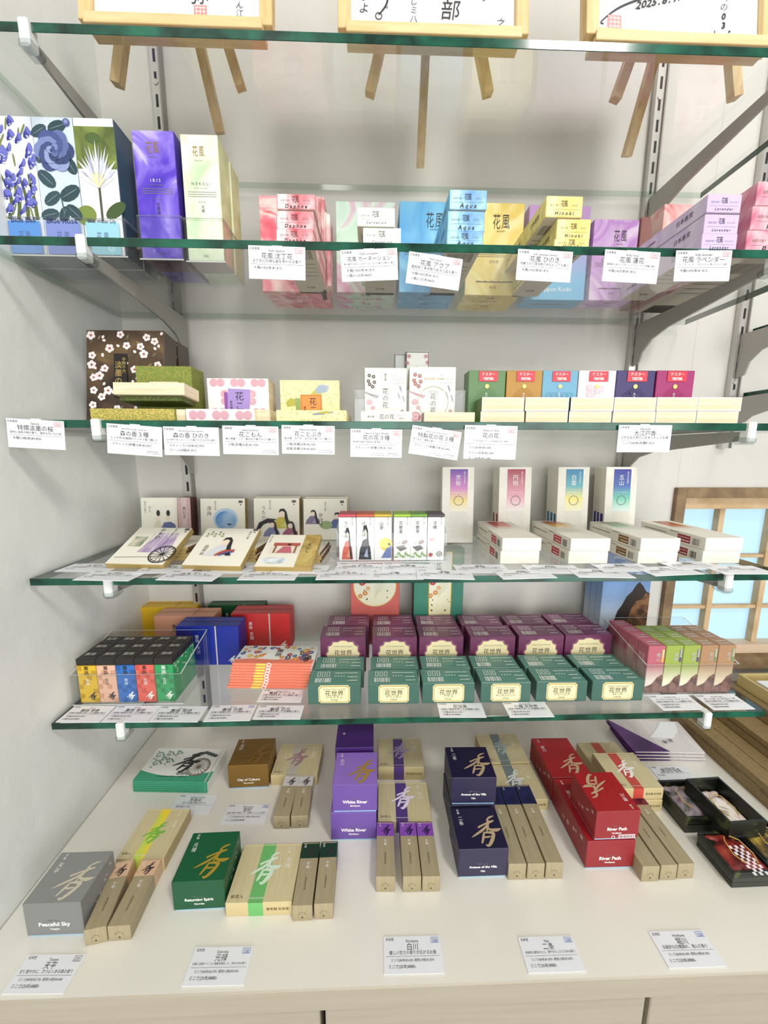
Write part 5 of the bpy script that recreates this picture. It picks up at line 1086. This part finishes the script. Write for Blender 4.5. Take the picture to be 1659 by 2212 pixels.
# testers
TS = [('green', '#557a49', 1012, 1091.8, '松'), ('mustard', '#a87c28', 1094, 1171, '菊'), ('sky blue', '#6399b4', 1171.7, 1247.7, '波'), ('pale pink', '#e0cdd2', 1249.5, 1329.7, '桜'), ('indigo', '#33255c', 1330.8, 1413.8, '夜'), ('magenta', '#942060', 1417.4, 1498.6, '花')]
for i, (nm_, col, xl, xr, kj) in enumerate(TS):
    dk = {'green': '#4c7442', 'mustard': '#a0721e', 'sky blue': '#5592b0', 'pale pink': '#cfb6bd', 'indigo': '#2c1e54', 'magenta': '#901a58'}[nm_]
    def deco(part, w, d, h, dk=dk, i=i, kj=kj):
        F = Face(part('pattern'), w, d, h, 'front')
        if i in (0, 1, 4, 5):
            for k_ in range(26): a = math.pi*k_/25; F.poly([(.5, .15), (.5+.42*math.cos(a-.03), .15+.55*math.sin(a-.03)), (.5+.42*math.cos(a+.03), .15+.55*math.sin(a+.03))], M(dk), 1)
            if i == 4: floral(F, lambda u, v: (u-.5)**2+(v-.3)**2 < .15 and v > .1, 12, [dk], .05, .09, '#4c3c78', 2, 3)
        elif i == 2:
            for k_ in range(5):
                for j in range(3): F.ring(.2+.15*k_+.07*(j % 2), .22+.16*j, .10, .014, M(dk), 1, 14); F.ring(.2+.15*k_+.07*(j % 2), .22+.16*j, .06, .014, M(dk), 1, 12)
        else: floral(F, lambda u, v: (u-.5)**2+(v-.35)**2 < .16 and v > .12, 12, [dk], .07, .12, '#e8dade', 1, 4)
        q = part('tester_sticker'); F = Face(q, w, d, h, 'front'); F.rect(.27, .80, .78, .985, M('#cc2434', .3, 0, 'red_sticker'), 6)
        t = part('lettering'); F = Face(t, w, d, h, 'front'); F.text(.525, .93, .095, 'テスター', WINK, l=7, bold=.03); F.text(.525, .85, .085, 'TESTER', WINK, l=7, bold=.03)
        F.disc(.5, .71, .055, M('#d8c468', .3, .4, 'gold_seal'), 6, 16); F.text(.49, .60, .07, '大江戸香', WINK, True, 6); F.text(.49, .29, .11, kj, WINK, True, 6)
    P = Y3(xl, xr, 830, 800, -.172, .022); carton('tester_box', 'upright %s box with a red sticker, behind the wooden box ends' % nm_, P, M(col, .4, 0, 'embossed_board'), deco, 'incense box', 'upright boxes with red stickers')
U = [(1041, 1132), (1134.7, 1228.6), (1233, 1325), (1327, 1417), (1419, 1507), (1508, 1601.5)]; Lw = [(1038, 1132), (1136, 1226), (1229, 1320), (1324, 1415), (1416.7, 1503), (1504.8, 1594)]
tc6 = ['#5f7a40', '#b98a2c', '#2f4a3c', '#d8c8cc', '#c8c4b4', '#c8c4b4']
for i in range(6):
    lo = Y3(Lw[i][0], Lw[i][1], 902, 888.6, YF, .062); hi = Y3(U[i][0], U[i][1], 873, .02, YF, .062, lo.top+.0004); hi.h = zat(hi.A, 858)-hi.A.z
    for P, nm_ in ((lo, 'lower'), (hi, 'upper')):
        carton('wooden_incense_box', '%s wooden box end, %s pair from the left on the eye level shelf' % (nm_, od[i]), P, {'*': M('#dcd8cc', .5), 'front': PWOOD, 'left': M(tc6[i], .5), 'top': M('#e6e2d8', .4)}, lambda part, w, d, h: Face(part('sleeve_edge'), w, d, h, 'front').frame(0, 0, 1, 1, .012, M('#f4f1ea', .4), 1), 'incense box', 'pairs of wooden ended boxes', plain=True)
# ================================================================== SECOND SHELF
z = ZT[2]
def bigkafu(P, cols, word, ja, label, scale=22, ink=INK, grp=None, sub=True):
    mt = M(cols[0], .35, 0, 'watercolour_board', tex=('cloud', scale, tuple(zip((.30, .45, .58, .70)[:len(cols)], cols)), 1.2))
    def deco(part, w, d, h):
        t = part('lettering'); F = Face(t, w, d, h, 'front'); F.text(.52, .80, .26, '花', ink, sx=.55); F.text(.68, .80, .26, '風', ink, sx=.55); F.text(.6, .70, .04, 'KA-FUH', ink)
        sp_ = ' '.join(word); F.text(.5, .505, min(.10, .9/tw(sp_)), sp_, ink, l=1, shear=.25, bold=.02); F.fuzz(.08, .465, .90, .014, ink); F.fuzz(.08, .445, .90, .014, ink); F.fuzz(.08, .425, .80, .014, ink); F.text(.5, .37, .06, ja, ink)
        F.fuzz(.2, .15, .85, .035, ink); F.text(.5, .09, .07, 'N K', ink); F = Face(t, w, d, h, 'bottom'); F.text(.5, .3, min(.09, .9/tw(sp_)), sp_, ink, shear=.25); F.text(.5, .66, .08, '花風', ink)
    return carton('tall_floral_box', label, P, mt, deco, 'incense box', grp)
def smallkafu(P, cols, word, ja, label, grp, front=None, scale=30):
    mt = M(cols[0], .4, 0, 'watercolour_board', tex=('cloud', scale, tuple(zip((.32, .46, .60)[:len(cols)], cols)), 1.2))
    def deco(part, w, d, h):
        t = part('lettering'); F = Face(t, w, d, h, 'front'); F.text(.45, .64, .17, '花', INK, sx=.6, l=1); F.text(.54, .64, .17, '風', INK, sx=.6); F.text(.24, .56, .055, '自然の香り', GINK); F.text(.78, .56, min(.055, .3/tw(ja)), ja, GINK)
        F.rect(.08, .36, .92, .368, INK); sp_ = ' '.join(word); F.text(.5, .20, min(.15, .82/tw(sp_)), sp_, INK, shear=.25, bold=.02)
        F = Face(t, w, d, h, 'left'); F.text(.78, .5, .045, '日本香堂', INK, bold=.02); F.fuzz(.10, .5, .45, .02, GINK)
        F = Face(t, w, d, h, 'bottom'); x = .12
        while x < .86: F.rect(x, .74, x+.014, .88, INK); x += rnd.choice((.026, .034, .05))
        F.fuzz(.12, .65, .88, .05, GINK); F.fuzz(.12, .58, .88, .05, GINK); F.fuzz(.12, .5, .88, .05, GINK); F.fuzz(.12, .42, .88, .05, GINK); F.text(.5, .16, .16, '花風', INK)
    return carton('small_floral_box', label, P, {'*': mt, 'bottom': M('#cfc6b8', .5), 'front': M(front, .35, 0, 'pale_board_front', tex=('cloud', 40, ((.35, front), (.65, cols[-1])), 1.0)) if front else mt}, deco, 'incense box', grp)
YS = -WD+.004
def pile(xs_, ys_, cols, word, ja, names_, grp, front=None, L_=.118, scale=30):
    """boxes stacked end on to the viewer; ys_: pixel rows of the tops, top box first"""
    n = len(xs_); bz = z
    for k_ in range(n-1, -1, -1):
        xl, xr = xs_[k_]; P = onY(bz, YS+.0015*(k_ % 2), xl, xr, ys_[k_]+20, ys_[k_], L_); smallkafu(P, cols, word, ja, names_[k_], grp, front, scale); bz = P.top+.0003
def wall2(xl, xr, top, Yf=None, ym=560, d=None, yb=None):
    P = at((xl+xr)/2, yb, z); Y = P.y
    a, b_ = at(xl, yb, z).x, at(xr, yb, z).x; A = Vector((a, Y, z)); return Pl(A, 0, b_-a, d or .027, zat(A, top)-z)
rd = ['#d8405a', '#ea7888', '#f6d4d0', '#c22840']
p = wall2(568, 690, 421.5, yb=630, d=.027); p.w = .078
bigkafu(p, rd, 'Daphne', '沈丁花', 'tall pink and red floral box behind the pile of red small ones')
q = Pl(p.A+Vector((.003, .029, 0)), 0, p.w, p.d, p.h*.96); bigkafu(q, rd, 'Daphne', '沈丁花', 'rear pink and red floral box, hidden behind its twin')
for k_ in range(4):
    A_ = at(692+5*k_, 630-4*k_, z); s_ = Pl(Vector((A_.x, A_.y, z)), 0, .0045, .03, zat(A_, (424, 430, 458, 462)[k_])-z); carton('slim_floral_box', 'thin red edged box standing %s beside the pile of red small ones' % ('foremost', 'second', 'third', 'rearmost')[k_], s_, M('#e4a8a4', .4, 0, 'watercolour_board', tex=('cloud', 30, ((.35, '#c83044'), (.6, '#f2dcd6')))), None, 'incense box', 'thin red edged boxes', plain=True)
pile([(597.6, 680), (597, 677), (596.5, 676)], [418, 454, 494], rd, 'Daphne', '沈丁花', ['top one of the three small red and white floral boxes', 'middle one of the three small red and white floral boxes', 'bottom one of the three small red and white floral boxes'], 'small red floral boxes', '#f7dcdc')
gc = ['#b8d8c0', '#cfe4d4', '#d870b0', '#e8b8d4']
def pair2(xl, xr, top, cols, word, ja, nm_, yb=632, scale=16, n=2):
    p = wall2(xl, xr, top, yb=yb); bigkafu(p, cols, word, ja, 'tall %s, front one of its pair' % nm_ if n == 2 else 'tall %s' % nm_, scale)
    if n == 2: bigkafu(Pl(p.A+Vector((0, p.d+.001, 0)), 0, p.w, p.d, p.h*.985), cols, word, ja, 'tall %s, just behind its front twin' % nm_, scale)
    return p
pair2(728, 852.6, 434, gc, 'Carnation', 'カーネーション', 'pale green box with a magenta flower')
pile([(771, 853), (784, 866)], [447.5, 491], ['#e4f0dc', '#d8e8d0', '#f2f4ec'], 'Carnation', 'カーネーション', ['upper one of the two small white and pale green boxes', 'lower one of the two small white and pale green boxes'], 'small pale green boxes', '#eef6ea')
pair2(861.7, 985, 434, ['#7cc0e4', '#5ca8dc', '#8cd0ec', '#4c90cc'], 'Aqua', 'アクア', 'light blue box', scale=10)
pile([(971, 1052), (967, 1047), (965, 1044)], [409, 454.5, 498], ['#5c98c8', '#6cb4dc', '#4c84b8'], 'Aqua', 'アクア', ['top one of the three small light blue boxes', 'middle one of the three small light blue boxes', 'bottom one of the three small light blue boxes'], 'small light blue boxes', '#b4e4f4')
pair2(1003, 1124, 436.5, ['#ecd888', '#e4c868', '#f2e4a8', '#dcc06c'], 'Hinoki', 'ひのき', 'yellow wood grain patterned box', yb=638)
pB2 = wall2(1132, 1262, 442, yb=648, d=.030)
mtp = M('#c8a0cc', .35, 0, 'watercolour_board', tex=('grad', 'Z', .02, .13, ((0, '#6cb4dc'), (.35, '#a8a0d8'), (1, '#c894c0'))))
carton('tall_floral_box', 'tall box shading from blue to mauve, behind the pile of small yellow ones', pB2, mtp, lambda part, w, d, h: (Face(part('lettering'), w, d, h, 'front').text(.5, .12, .10, 'Nippon Kodo', WINK), Face(part('lettering'), w, d, h, 'bottom').fuzz(.2, .5, .8, .05, GINK)), 'incense box')
pile([(1180, 1259), (1203, 1276), (1197, 1272)], [422.5, 472, 516], ['#e4cc70', '#f0dc8c', '#d8bc5c'], 'Hinoki', 'ひのき', ['top one of the three small yellow boxes', 'middle one of the three small yellow boxes', 'bottom one of the three small yellow boxes, partly hidden by its card'], 'small yellow boxes', '#f6e8a0')
pair2(1270, 1366, 473, ['#d8b8e0', '#c08cd0', '#e8d8ec', '#b878c8'], 'Lavender', 'ラベンダー', 'lilac box standing alone between the yellow and violet piles', n=1, yb=649)
p = wall2(1368, 1388, 468.5, yb=655, d=.03); carton('slim_floral_box', 'thin brown red box beside the lone lilac one', p, M('#8c5c54', .5), None, 'incense box')
p = wall2(1412, 1505, 440, yb=660, d=.028); p.h = zat(p.A, 440)-z; bigkafu(p, ['#f0b8b0', '#f4d4cc', '#e89090', '#f6e8e4'], 'Rose', 'ローズ', 'tall rose pink box leaning by the right upright', 16)
pile([(1528.5, 1602), (1522, 1596), (1516, 1592)], [418, 461.5, 503.5], ['#b49cd8', '#d8cce0', '#c8b8d8'], 'Lavender', 'ラベンダー', ['top one of the three small violet boxes at the right end', 'middle one of the three small violet boxes at the right end', 'bottom one of the three small violet boxes at the right end'], 'small violet boxes', '#c8b4ec', .125, 18)
X0 = at(1592, 545, z).x+.010
for k_ in range(3): smallkafu(Pl((X0+.002*k_, YS+.004, z+k_*.0215), 0, .055, .165, .0212), ['#d87890', '#e8b8c0', '#c05878'], 'Plum', '梅', 'long plum red box at the right end of the second shelf, %s' % ('bottom one', 'middle one', 'top one')[k_], 'long plum red boxes', None, 16)
# left group: three blue picture boxes, a violet one, a pale green one
LB = [('Blue Bell', '#5a8ed0', (22, 102), (0, 83), 254), ('Blue Rose', '#7f8fcf', (104, 190), (83, 164), 258), ('Blue Water Lily', '#9ad0e0', (192, 275), (165, 250), 265)]
yb_ = 556; Pl0 = at(22, yb_-4, z)
def leaf(F, u, v, r, rot, col, l=2, k=.42): F.disc(u, v, r, M(col), l, 12, k, rot); F.disc(u, v, r*.85, M('#8ea0a0' if col.startswith('#2') else '#b0b878'), l+1, 8, .03, rot)
def art_b(i):
    def deco(part, w, d, h):
        p = part('flower_print'); F = Face(p, w, d, h, 'front'); r = random.Random(20+i)
        if i == 0:
            for s_ in range(4): F.stroke([(.1+.25*s_, 0, .05), (.22+.2*s_, .5, .045), (.02+.24*s_, 1.1, .02)], M('#55622c'), 2, 0, .26)
            for s_ in range(46):
                u, v = r.uniform(.08, .92), r.uniform(.32, .97); a = r.uniform(-.6, .6)
                for k_ in (-1, 0, 1): F.disc(u+.045*k_*math.cos(a), v+.012*k_, .10, M(('#2c2c80', '#43459e', '#6a6ec0')[k_+1]), 3+k_, 10, .42, 1.5+a+.35*k_)
                F.disc(u, v-.028, .03, M('#c8cce8'), 5, 8, .5, a)
            for s_ in range(12): leaf(F, r.uniform(.1, .9), r.uniform(.3, .95), .16, r.uniform(1.0, 2.1), '#6c7838', 2, .16)
        elif i == 1:
            for u, v, r_, a in ((.16, .90, .16, .5), (.60, .93, .20, .3), (.86, .66, .17, 2.1), (.16, .56, .22, 2.4), (.30, .42, .20, .6), (.74, .46, .24, .5), (.2, .30, .2, .2), (.86, .32, .20, 2.4), (.55, .30, .16, 1.2), (.12, .72, .12, 1.2)): leaf(F, min(max(u, r_), 1-r_), v, r_*1.3 if r_ < .2 else r_*1.15, a, '#2f4a54' if u < .5 else '#27434a', 2, .6)
            F.stroke([(0, 0, .014), (.05, .16, .014), (.02, .5, .016)], M('#4a6268'), 3, .5, .26)
            for k_, rr in enumerate((.48, .40, .32, .24, .16, .08)):
                for a in range(6): t_ = a*1.047+k_*.5; F.disc(.48+rr*.42*math.cos(t_), .76+rr*.42*math.sin(t_)*w/h, rr*.60, M(('#33406c', '#5a6a9c', '#44528a', '#7484b4', '#3c4a7c', '#8c9ac4')[(k_+a) % 6]), 5+k_*2+a % 2, 14, .8, t_)
            F.disc(.84, .96, .09, M('#4c5890'), 5, 10); F.disc(.84, .965, .05, M('#8090bc'), 6, 8)
        else:
            F.rect(0, .64, 1, .94, M('#5a6c2c', .4, 0, 'lily_pad_print', tex=('cloud', 40, ((.35, '#3f4f20'), (.65, '#7c8c40')))), 1); F.disc(.45, .86, .2, M('#49602a'), 2, 20, .6)
            F.disc(.86, .34, .3, M('#3c5226'), 2, 16, .5, .6); F.disc(.10, .30, .26, M('#74863a'), 2, 16, .9, .3); F.rect(.47, .26, .53, .52, M('#4a4c3a'), 2)
            for k_ in range(17):
                a = math.pi*(.08+.84*k_/16); L_ = .47+.05*((k_*7) % 3); c_ = ('#eceef0', '#c4c8d8', '#f8f8fa', '#a4a8bc')[k_ % 4]
                F.poly([(.5, .50), (.5+L_*.5*math.cos(a-.13), .52+L_*.5*math.sin(a-.13)*w/h*1.8), (.5+L_*math.cos(a), .52+L_*math.sin(a)*w/h*1.8), (.5+L_*.5*math.cos(a+.13), .52+L_*.5*math.sin(a+.13)*w/h*1.8)], M(c_), 4+k_ % 3)
            for k_ in range(7): a = math.pi*(.15+.7*k_/6); F.poly([(.5, .50), (.5+.10*math.cos(a-.2), .52+.1*math.sin(a)), (.5+.24*math.cos(a), .52+.2*math.sin(a)*w/h*1.8)], M('#e8d8b0'), 8)
        F.rect(.08, 0, .92, .245, M(LB[i][1], .35, 0, 'label_panel'), 16)
        t = part('lettering'); F = Face(t, w, d, h, 'front'); F.text(.5, .252, min(.2, .98/tw(LB[i][0])), LB[i][0], M('#2c3868'), l=18, bold=.01); F.text(.40, .14, .20, '花', M('#5c6890'), sx=.7, l=17); F.text(.58, .14, .20, '風', M('#5c6890'), sx=.7, l=17); F.text(.5, .075, .07, 'KA-FUH', M('#5c6890'), l=17)
    return deco
bgs = ['#dfe4ee', '#c9d6df', '#eef0ee']; 
hL = None
for i, (wd2, col, bb, tt, ty) in enumerate(LB):
    a = at(bb[0], yb_+i*3-3, z); b2 = at(bb[1], yb_+i*3-3, z); A = Vector((a.x, Pl0.y+.002, z+.0022)); w_ = b2.x-a.x-.0008
    hL = hL or zat(Vector((A.x, A.y, z)), ty)-z
    P = Pl(A, 0, w_, .030, hL)
    carton('picture_incense_box', ('tall box with blue bell flowers, nearest the side wall', 'tall box with a large slate blue rose', 'tall box with a white water lily')[i], P, {'*': M('#3d5468', .4, 0, 'slate_board'), 'front': M(bgs[i], .35), 'bottom': M('#8d98a4', .5)}, art_b(i), 'incense box')
    carton('picture_incense_box', ('slate sided box directly behind the blue bell flower box', 'slate sided box directly behind the blue rose box', 'slate sided box directly behind the water lily box')[i], Pl(A+Vector((.001, .0315, 0)), 0, w_, .026, hL*.975), {'*': M('#3d5468', .4, 0, 'slate_board'), 'front': M(bgs[i], .35), 'bottom': M('#8d98a4', .5)}, None, 'incense box')
Aq = at(20, yb_-4, z); stand(Aq.x-.002, at(284, yb_+6, z).x, Aq.y, Aq.y+.068, z, .036, .036, 'clear acrylic tray round the blue picture boxes')
def tallk(xl, xr, ty, yb, cols, word, ja, label, ink, scale, side=None):
    a, b2 = at(xl, yb, z), at(xr, yb, z); A = Vector((a.x, a.y+.002, z+.0022)); P = Pl(A, 0, b2.x-a.x, .030, zat(Vector((a.x, a.y, z)), ty)-z-.002)
    mt = M(cols[0], .35, 0, 'watercolour_board', tex=('cloud', scale, tuple(zip((.30, .44, .56, .68)[:len(cols)], cols)), 1.4))
    def deco(part, w, d, h):
        t = part('lettering'); F = Face(t, w, d, h, 'front'); g = GOLD if ink is None else ink
        F.text(.38, .87, .28, '花', M('#9a7c3c', .4, .3, 'gold_ink'), sx=.55, l=2, bold=.02); F.text(.55, .87, .28, '風', M('#9a7c3c', .4, .3, 'gold_ink'), sx=.55, l=2, bold=.02); F.text(.46, .80, .055, 'KA-FUH', GINK, l=2)
        F.text(.48, .62, .105, ' '.join(word), M('#5a6a5a') if ink is None else ink, l=2); F.text(.48, .585, .04, 'SECRET OF INCENSE', GINK, l=2)
        for k_ in range(3): F.fuzz(.12, .555-.018*k_, .88, .022, GINK)
        F.text(.5, .475, .045, '-自然の香り-', GINK, l=2); F.text(.5, .45, .09, ja, INK, True, 2); F.text(.5, .04, .08, 'N K', INK, l=2)
    o = carton('picture_incense_box', label, P, {'*': mt, 'right': side or mt, 'bottom': M('#b8a8a8' if ink is None else '#7c6478', .5)}, deco, 'incense box')
    carton('picture_incense_box', label.split(' box')[0]+', its twin just behind with the side showing', Pl(P.A+Vector((.001, .0315, 0)), 0, P.w, .026, P.h*.975), {'*': mt, 'right': side or mt}, None, 'incense box')
    stand(P.A.x-.002, P.A.x+P.w+.002, P.A.y-.002, P.A.y+.062, z, .042, .042, 'clear acrylic tray round the '+('violet' if ink else 'pale green')+' tall box')
tallk(306, 392, 277, 561, ['#3a1eaa', '#5436c0', '#8a74da', '#e4dcf0'], 'IRIS', '花菖蒲', 'tall violet watercolour box', M('#dcd4f0'), 18, M('#34208c', .4, 0, 'violet_side', tex=('cloud', 20, ((.35, '#2a1a74'), (.65, '#5038a8')))))
tallk(406, 483, 286, 566, ['#b8dca8', '#dcebc8', '#f0f2e0', '#e8dc4c'], 'NEROLI', '花橘', 'tall pale green and yellow watercolour box', None, 15, M('#c8cf9c', .4, 0, 'pale_green_side', tex=('cloud', 25, ((.35, '#a8b878'), (.65, '#dcdcb0')))))
# ================================================================== TOP SHELF: framed calligraphy on easels
z = ZT[1]
PINE = M('#dcc28e', .5, 0, 'pine_wood', tex=('wood', (14, 14, 1.2), '#cda970')); PINH = M('#e0c694', .5, 0, 'pine_wood', tex=('wood', (1.2, 14, 14), '#d0ae76'))
BOARD = M('#edeef0', .5, 0, 'calligraphy_board')
SEAL = M('#e08a84', .5, 0, 'seal_ink')
def easel(fl, fr, rear, bxl, bxr, label, bl_label, writing, yaw=0):
    Lf, Rf, Rr = at(*fl, z), at(*fr, z), at(*rear, z); c = (Lf+Rf)/2; dirn = (Rf-Lf).normalized()
    root = bpy.data.objects.new('easel', None); COL.objects.link(root); root.location = (c.x, c.y, z); root.empty_display_size = .02
    def add(nm_, f):
        mb = MB(); f(mb); mb.build(nm_, root)
    apex = Vector((0, .030, .32)); ang = math.atan2(dirn.y, dirn.x)
    loc = lambda P: Vector((P.x-c.x, P.y-c.y, .0008))
    ledge_z = .0095
    def leg(P, top):
        d_ = (top-P).normalized(); P0 = P+d_*.004
        return lambda mb: mb.bar(P0, top, .0095, .0095, PINE)
    add('leg', leg(loc(Lf), Vector((-.014, -.011, .17)))); add('leg', leg(loc(Rf), Vector((.014, -.011, .17)))); add('rear_leg', leg(loc(Rr)-Vector((0, 0, 0)), Vector((0, -.004, .168))))
    bw_ = (atY(bxr, 60, -WD+.015).x-atY(bxl, 60, -WD+.015).x)
    yl = -WD+.0085-c.y
    xc = (atY(bxl, 60, -WD+.015).x+atY(bxr, 60, -WD+.015).x)/2-c.x
    add('ledge', lambda mb: mb.box(xc-bw_*.455, yl, ledge_z-.0055, xc+bw_*.455, yl+.0165, ledge_z, PINH)); add('ledge_lip', lambda mb: mb.box(xc-bw_*.455, yl-.003, ledge_z-.0055, xc+bw_*.455, yl-.0002, ledge_z+.003, PINH))
    add('crossbar', lambda mb: mb.box(-.045, -.008, .060, .045, -.003, .070, PINH))
    tag(root, label, 'easel', 'small wooden easels on the top shelf')
    # framed board resting on the ledge
    S_ = bw_; xc = (atY(bxl, 60, -WD+.015).x+atY(bxr, 60, -WD+.015).x)/2; H_ = S_*1.08; fw = S_*.065
    mb = MB(); mb.box(-S_/2, -.006, 0, -S_/2+fw, .006, H_, PINE); mb.box(S_/2-fw, -.006, 0, S_/2, .006, H_, PINE); mb.box(-S_/2+fw, -.0058, 0, S_/2-fw, .006, fw*.55, PINH); mb.box(-S_/2+fw, -.0058, H_-fw, S_/2-fw, .006, H_, PINH)
    o = mb.build('framed_calligraphy'); m2 = MB(); m2.box(-S_/2+fw, -.001, fw*.55, S_/2-fw, .003, H_-fw, BOARD); m2.build('paper_board', o)
    t = MB(); F = Face(t, S_-2*fw, .002, H_-1.5*fw, 'front'); F.O = Vector((-S_/2+fw, -.0012, fw*.55)); writing(F); t.build('brush_writing', o)
    o.location = (xc, c.y+yl+.0085, z+ledge_z+.0012); o.rotation_euler = (-.12, 0, yaw); tag(o, bl_label, 'picture')
BR_ = lambda F, u, v, s_, t, **k: F.text(u, v, s_, t, INK, l=2, bold=.035, shear=.12, **k)
def seal(F, u, v, s_):
    F.rect(u-s_/2, v-s_/2*F.a/F.b, u+s_/2, v+s_/2*F.a/F.b, SEAL, 2)
    for i in range(3): F.rect(u-s_*.4, v+(-.3+.28*i)*s_*F.a/F.b, u+s_*.4, v+(-.24+.28*i)*s_*F.a/F.b, BOARD, 3); F.rect(u+(-.3+.28*i)*s_, v-s_*.4*F.a/F.b, u+(-.26+.28*i)*s_, v+s_*.4*F.a/F.b, BOARD, 3)
def w1(F):
    F.stroke([(0, .04, .004), (.03, .06, .012), (.015, .10, .006)], INK, 2, .20, .135); F.stroke([(0, .03, .006), (.03, 0, .012), (.09, 0, .014), (.12, .04, .003)], INK, 2, .26, .13)
    BR_(F, .63, .135, .115, '弥'); seal(F, .635, .05, .078); BR_(F, .87, .20, .047, '店さん江', vert=True)
    BR_(F, .35, .9, .26, '心', vert=True); BR_(F, .62, .95, .16, '阿弥', vert=True)
def w2(F):
    BR_(F, .08, .25, .066, 'いかよ', vert=True); F.stroke([(.06, .22, .004), (.05, .10, .006), (0, .03, .004)], INK, 2, .17, .04); F.ring(.17, .06, .022, .006, INK, 2, 14); F.text(.22, .11, .04, 'v', INK, l=2)
    BR_(F, .38, .25, .048, 'はきしミ八', vert=True); BR_(F, .60, .39, .125, '京高部', vert=True); F.text(.80, .30, .055, 'のにて', INK, True, 2); BR_(F, .91, .045, .06, '之'); F.text(.88, .3, .06, 'りの', INK, True, 2)
def w3(F):
    F.stroke([(0, 0, .004), (-.012, .015, .003), (.10, .10, .006), (.28, .17, .006), (.50, .21, .003)], INK, 2, .045, .045); seal(F, .11, .055, .082)
    for i, ch in enumerate('2025.8.17'): F.text(.25+.032*i, .15+.007*i, .06, ch, INK, l=2, shear=.3, bold=.03)
    BR_(F, .78, .24, .05, '（の03', vert=True); BR_(F, .2, .9, .2, '香', vert=True); F.rect(.725, .02, .731, .05, INK, 2); F.disc(.82, .05, .007, INK, 2, 8)
easel((252, 196), (524, 203), (478, 300), 176, 590, 'wooden easel at the left end of the top shelf', 'framed calligraphy with a red seal, on the left easel', w1)
easel((796, 217), (1056, 217), (907, 374), 730, 1140, 'wooden easel in the middle of the top shelf', 'framed calligraphy with thick black characters, on the middle easel', w2)
easel((1325, 228), (1588, 225), (1350, 350), 1260, 1675, 'wooden easel at the right end of the top shelf', 'framed calligraphy with a long curved stroke and date, on the right easel', w3, .03)
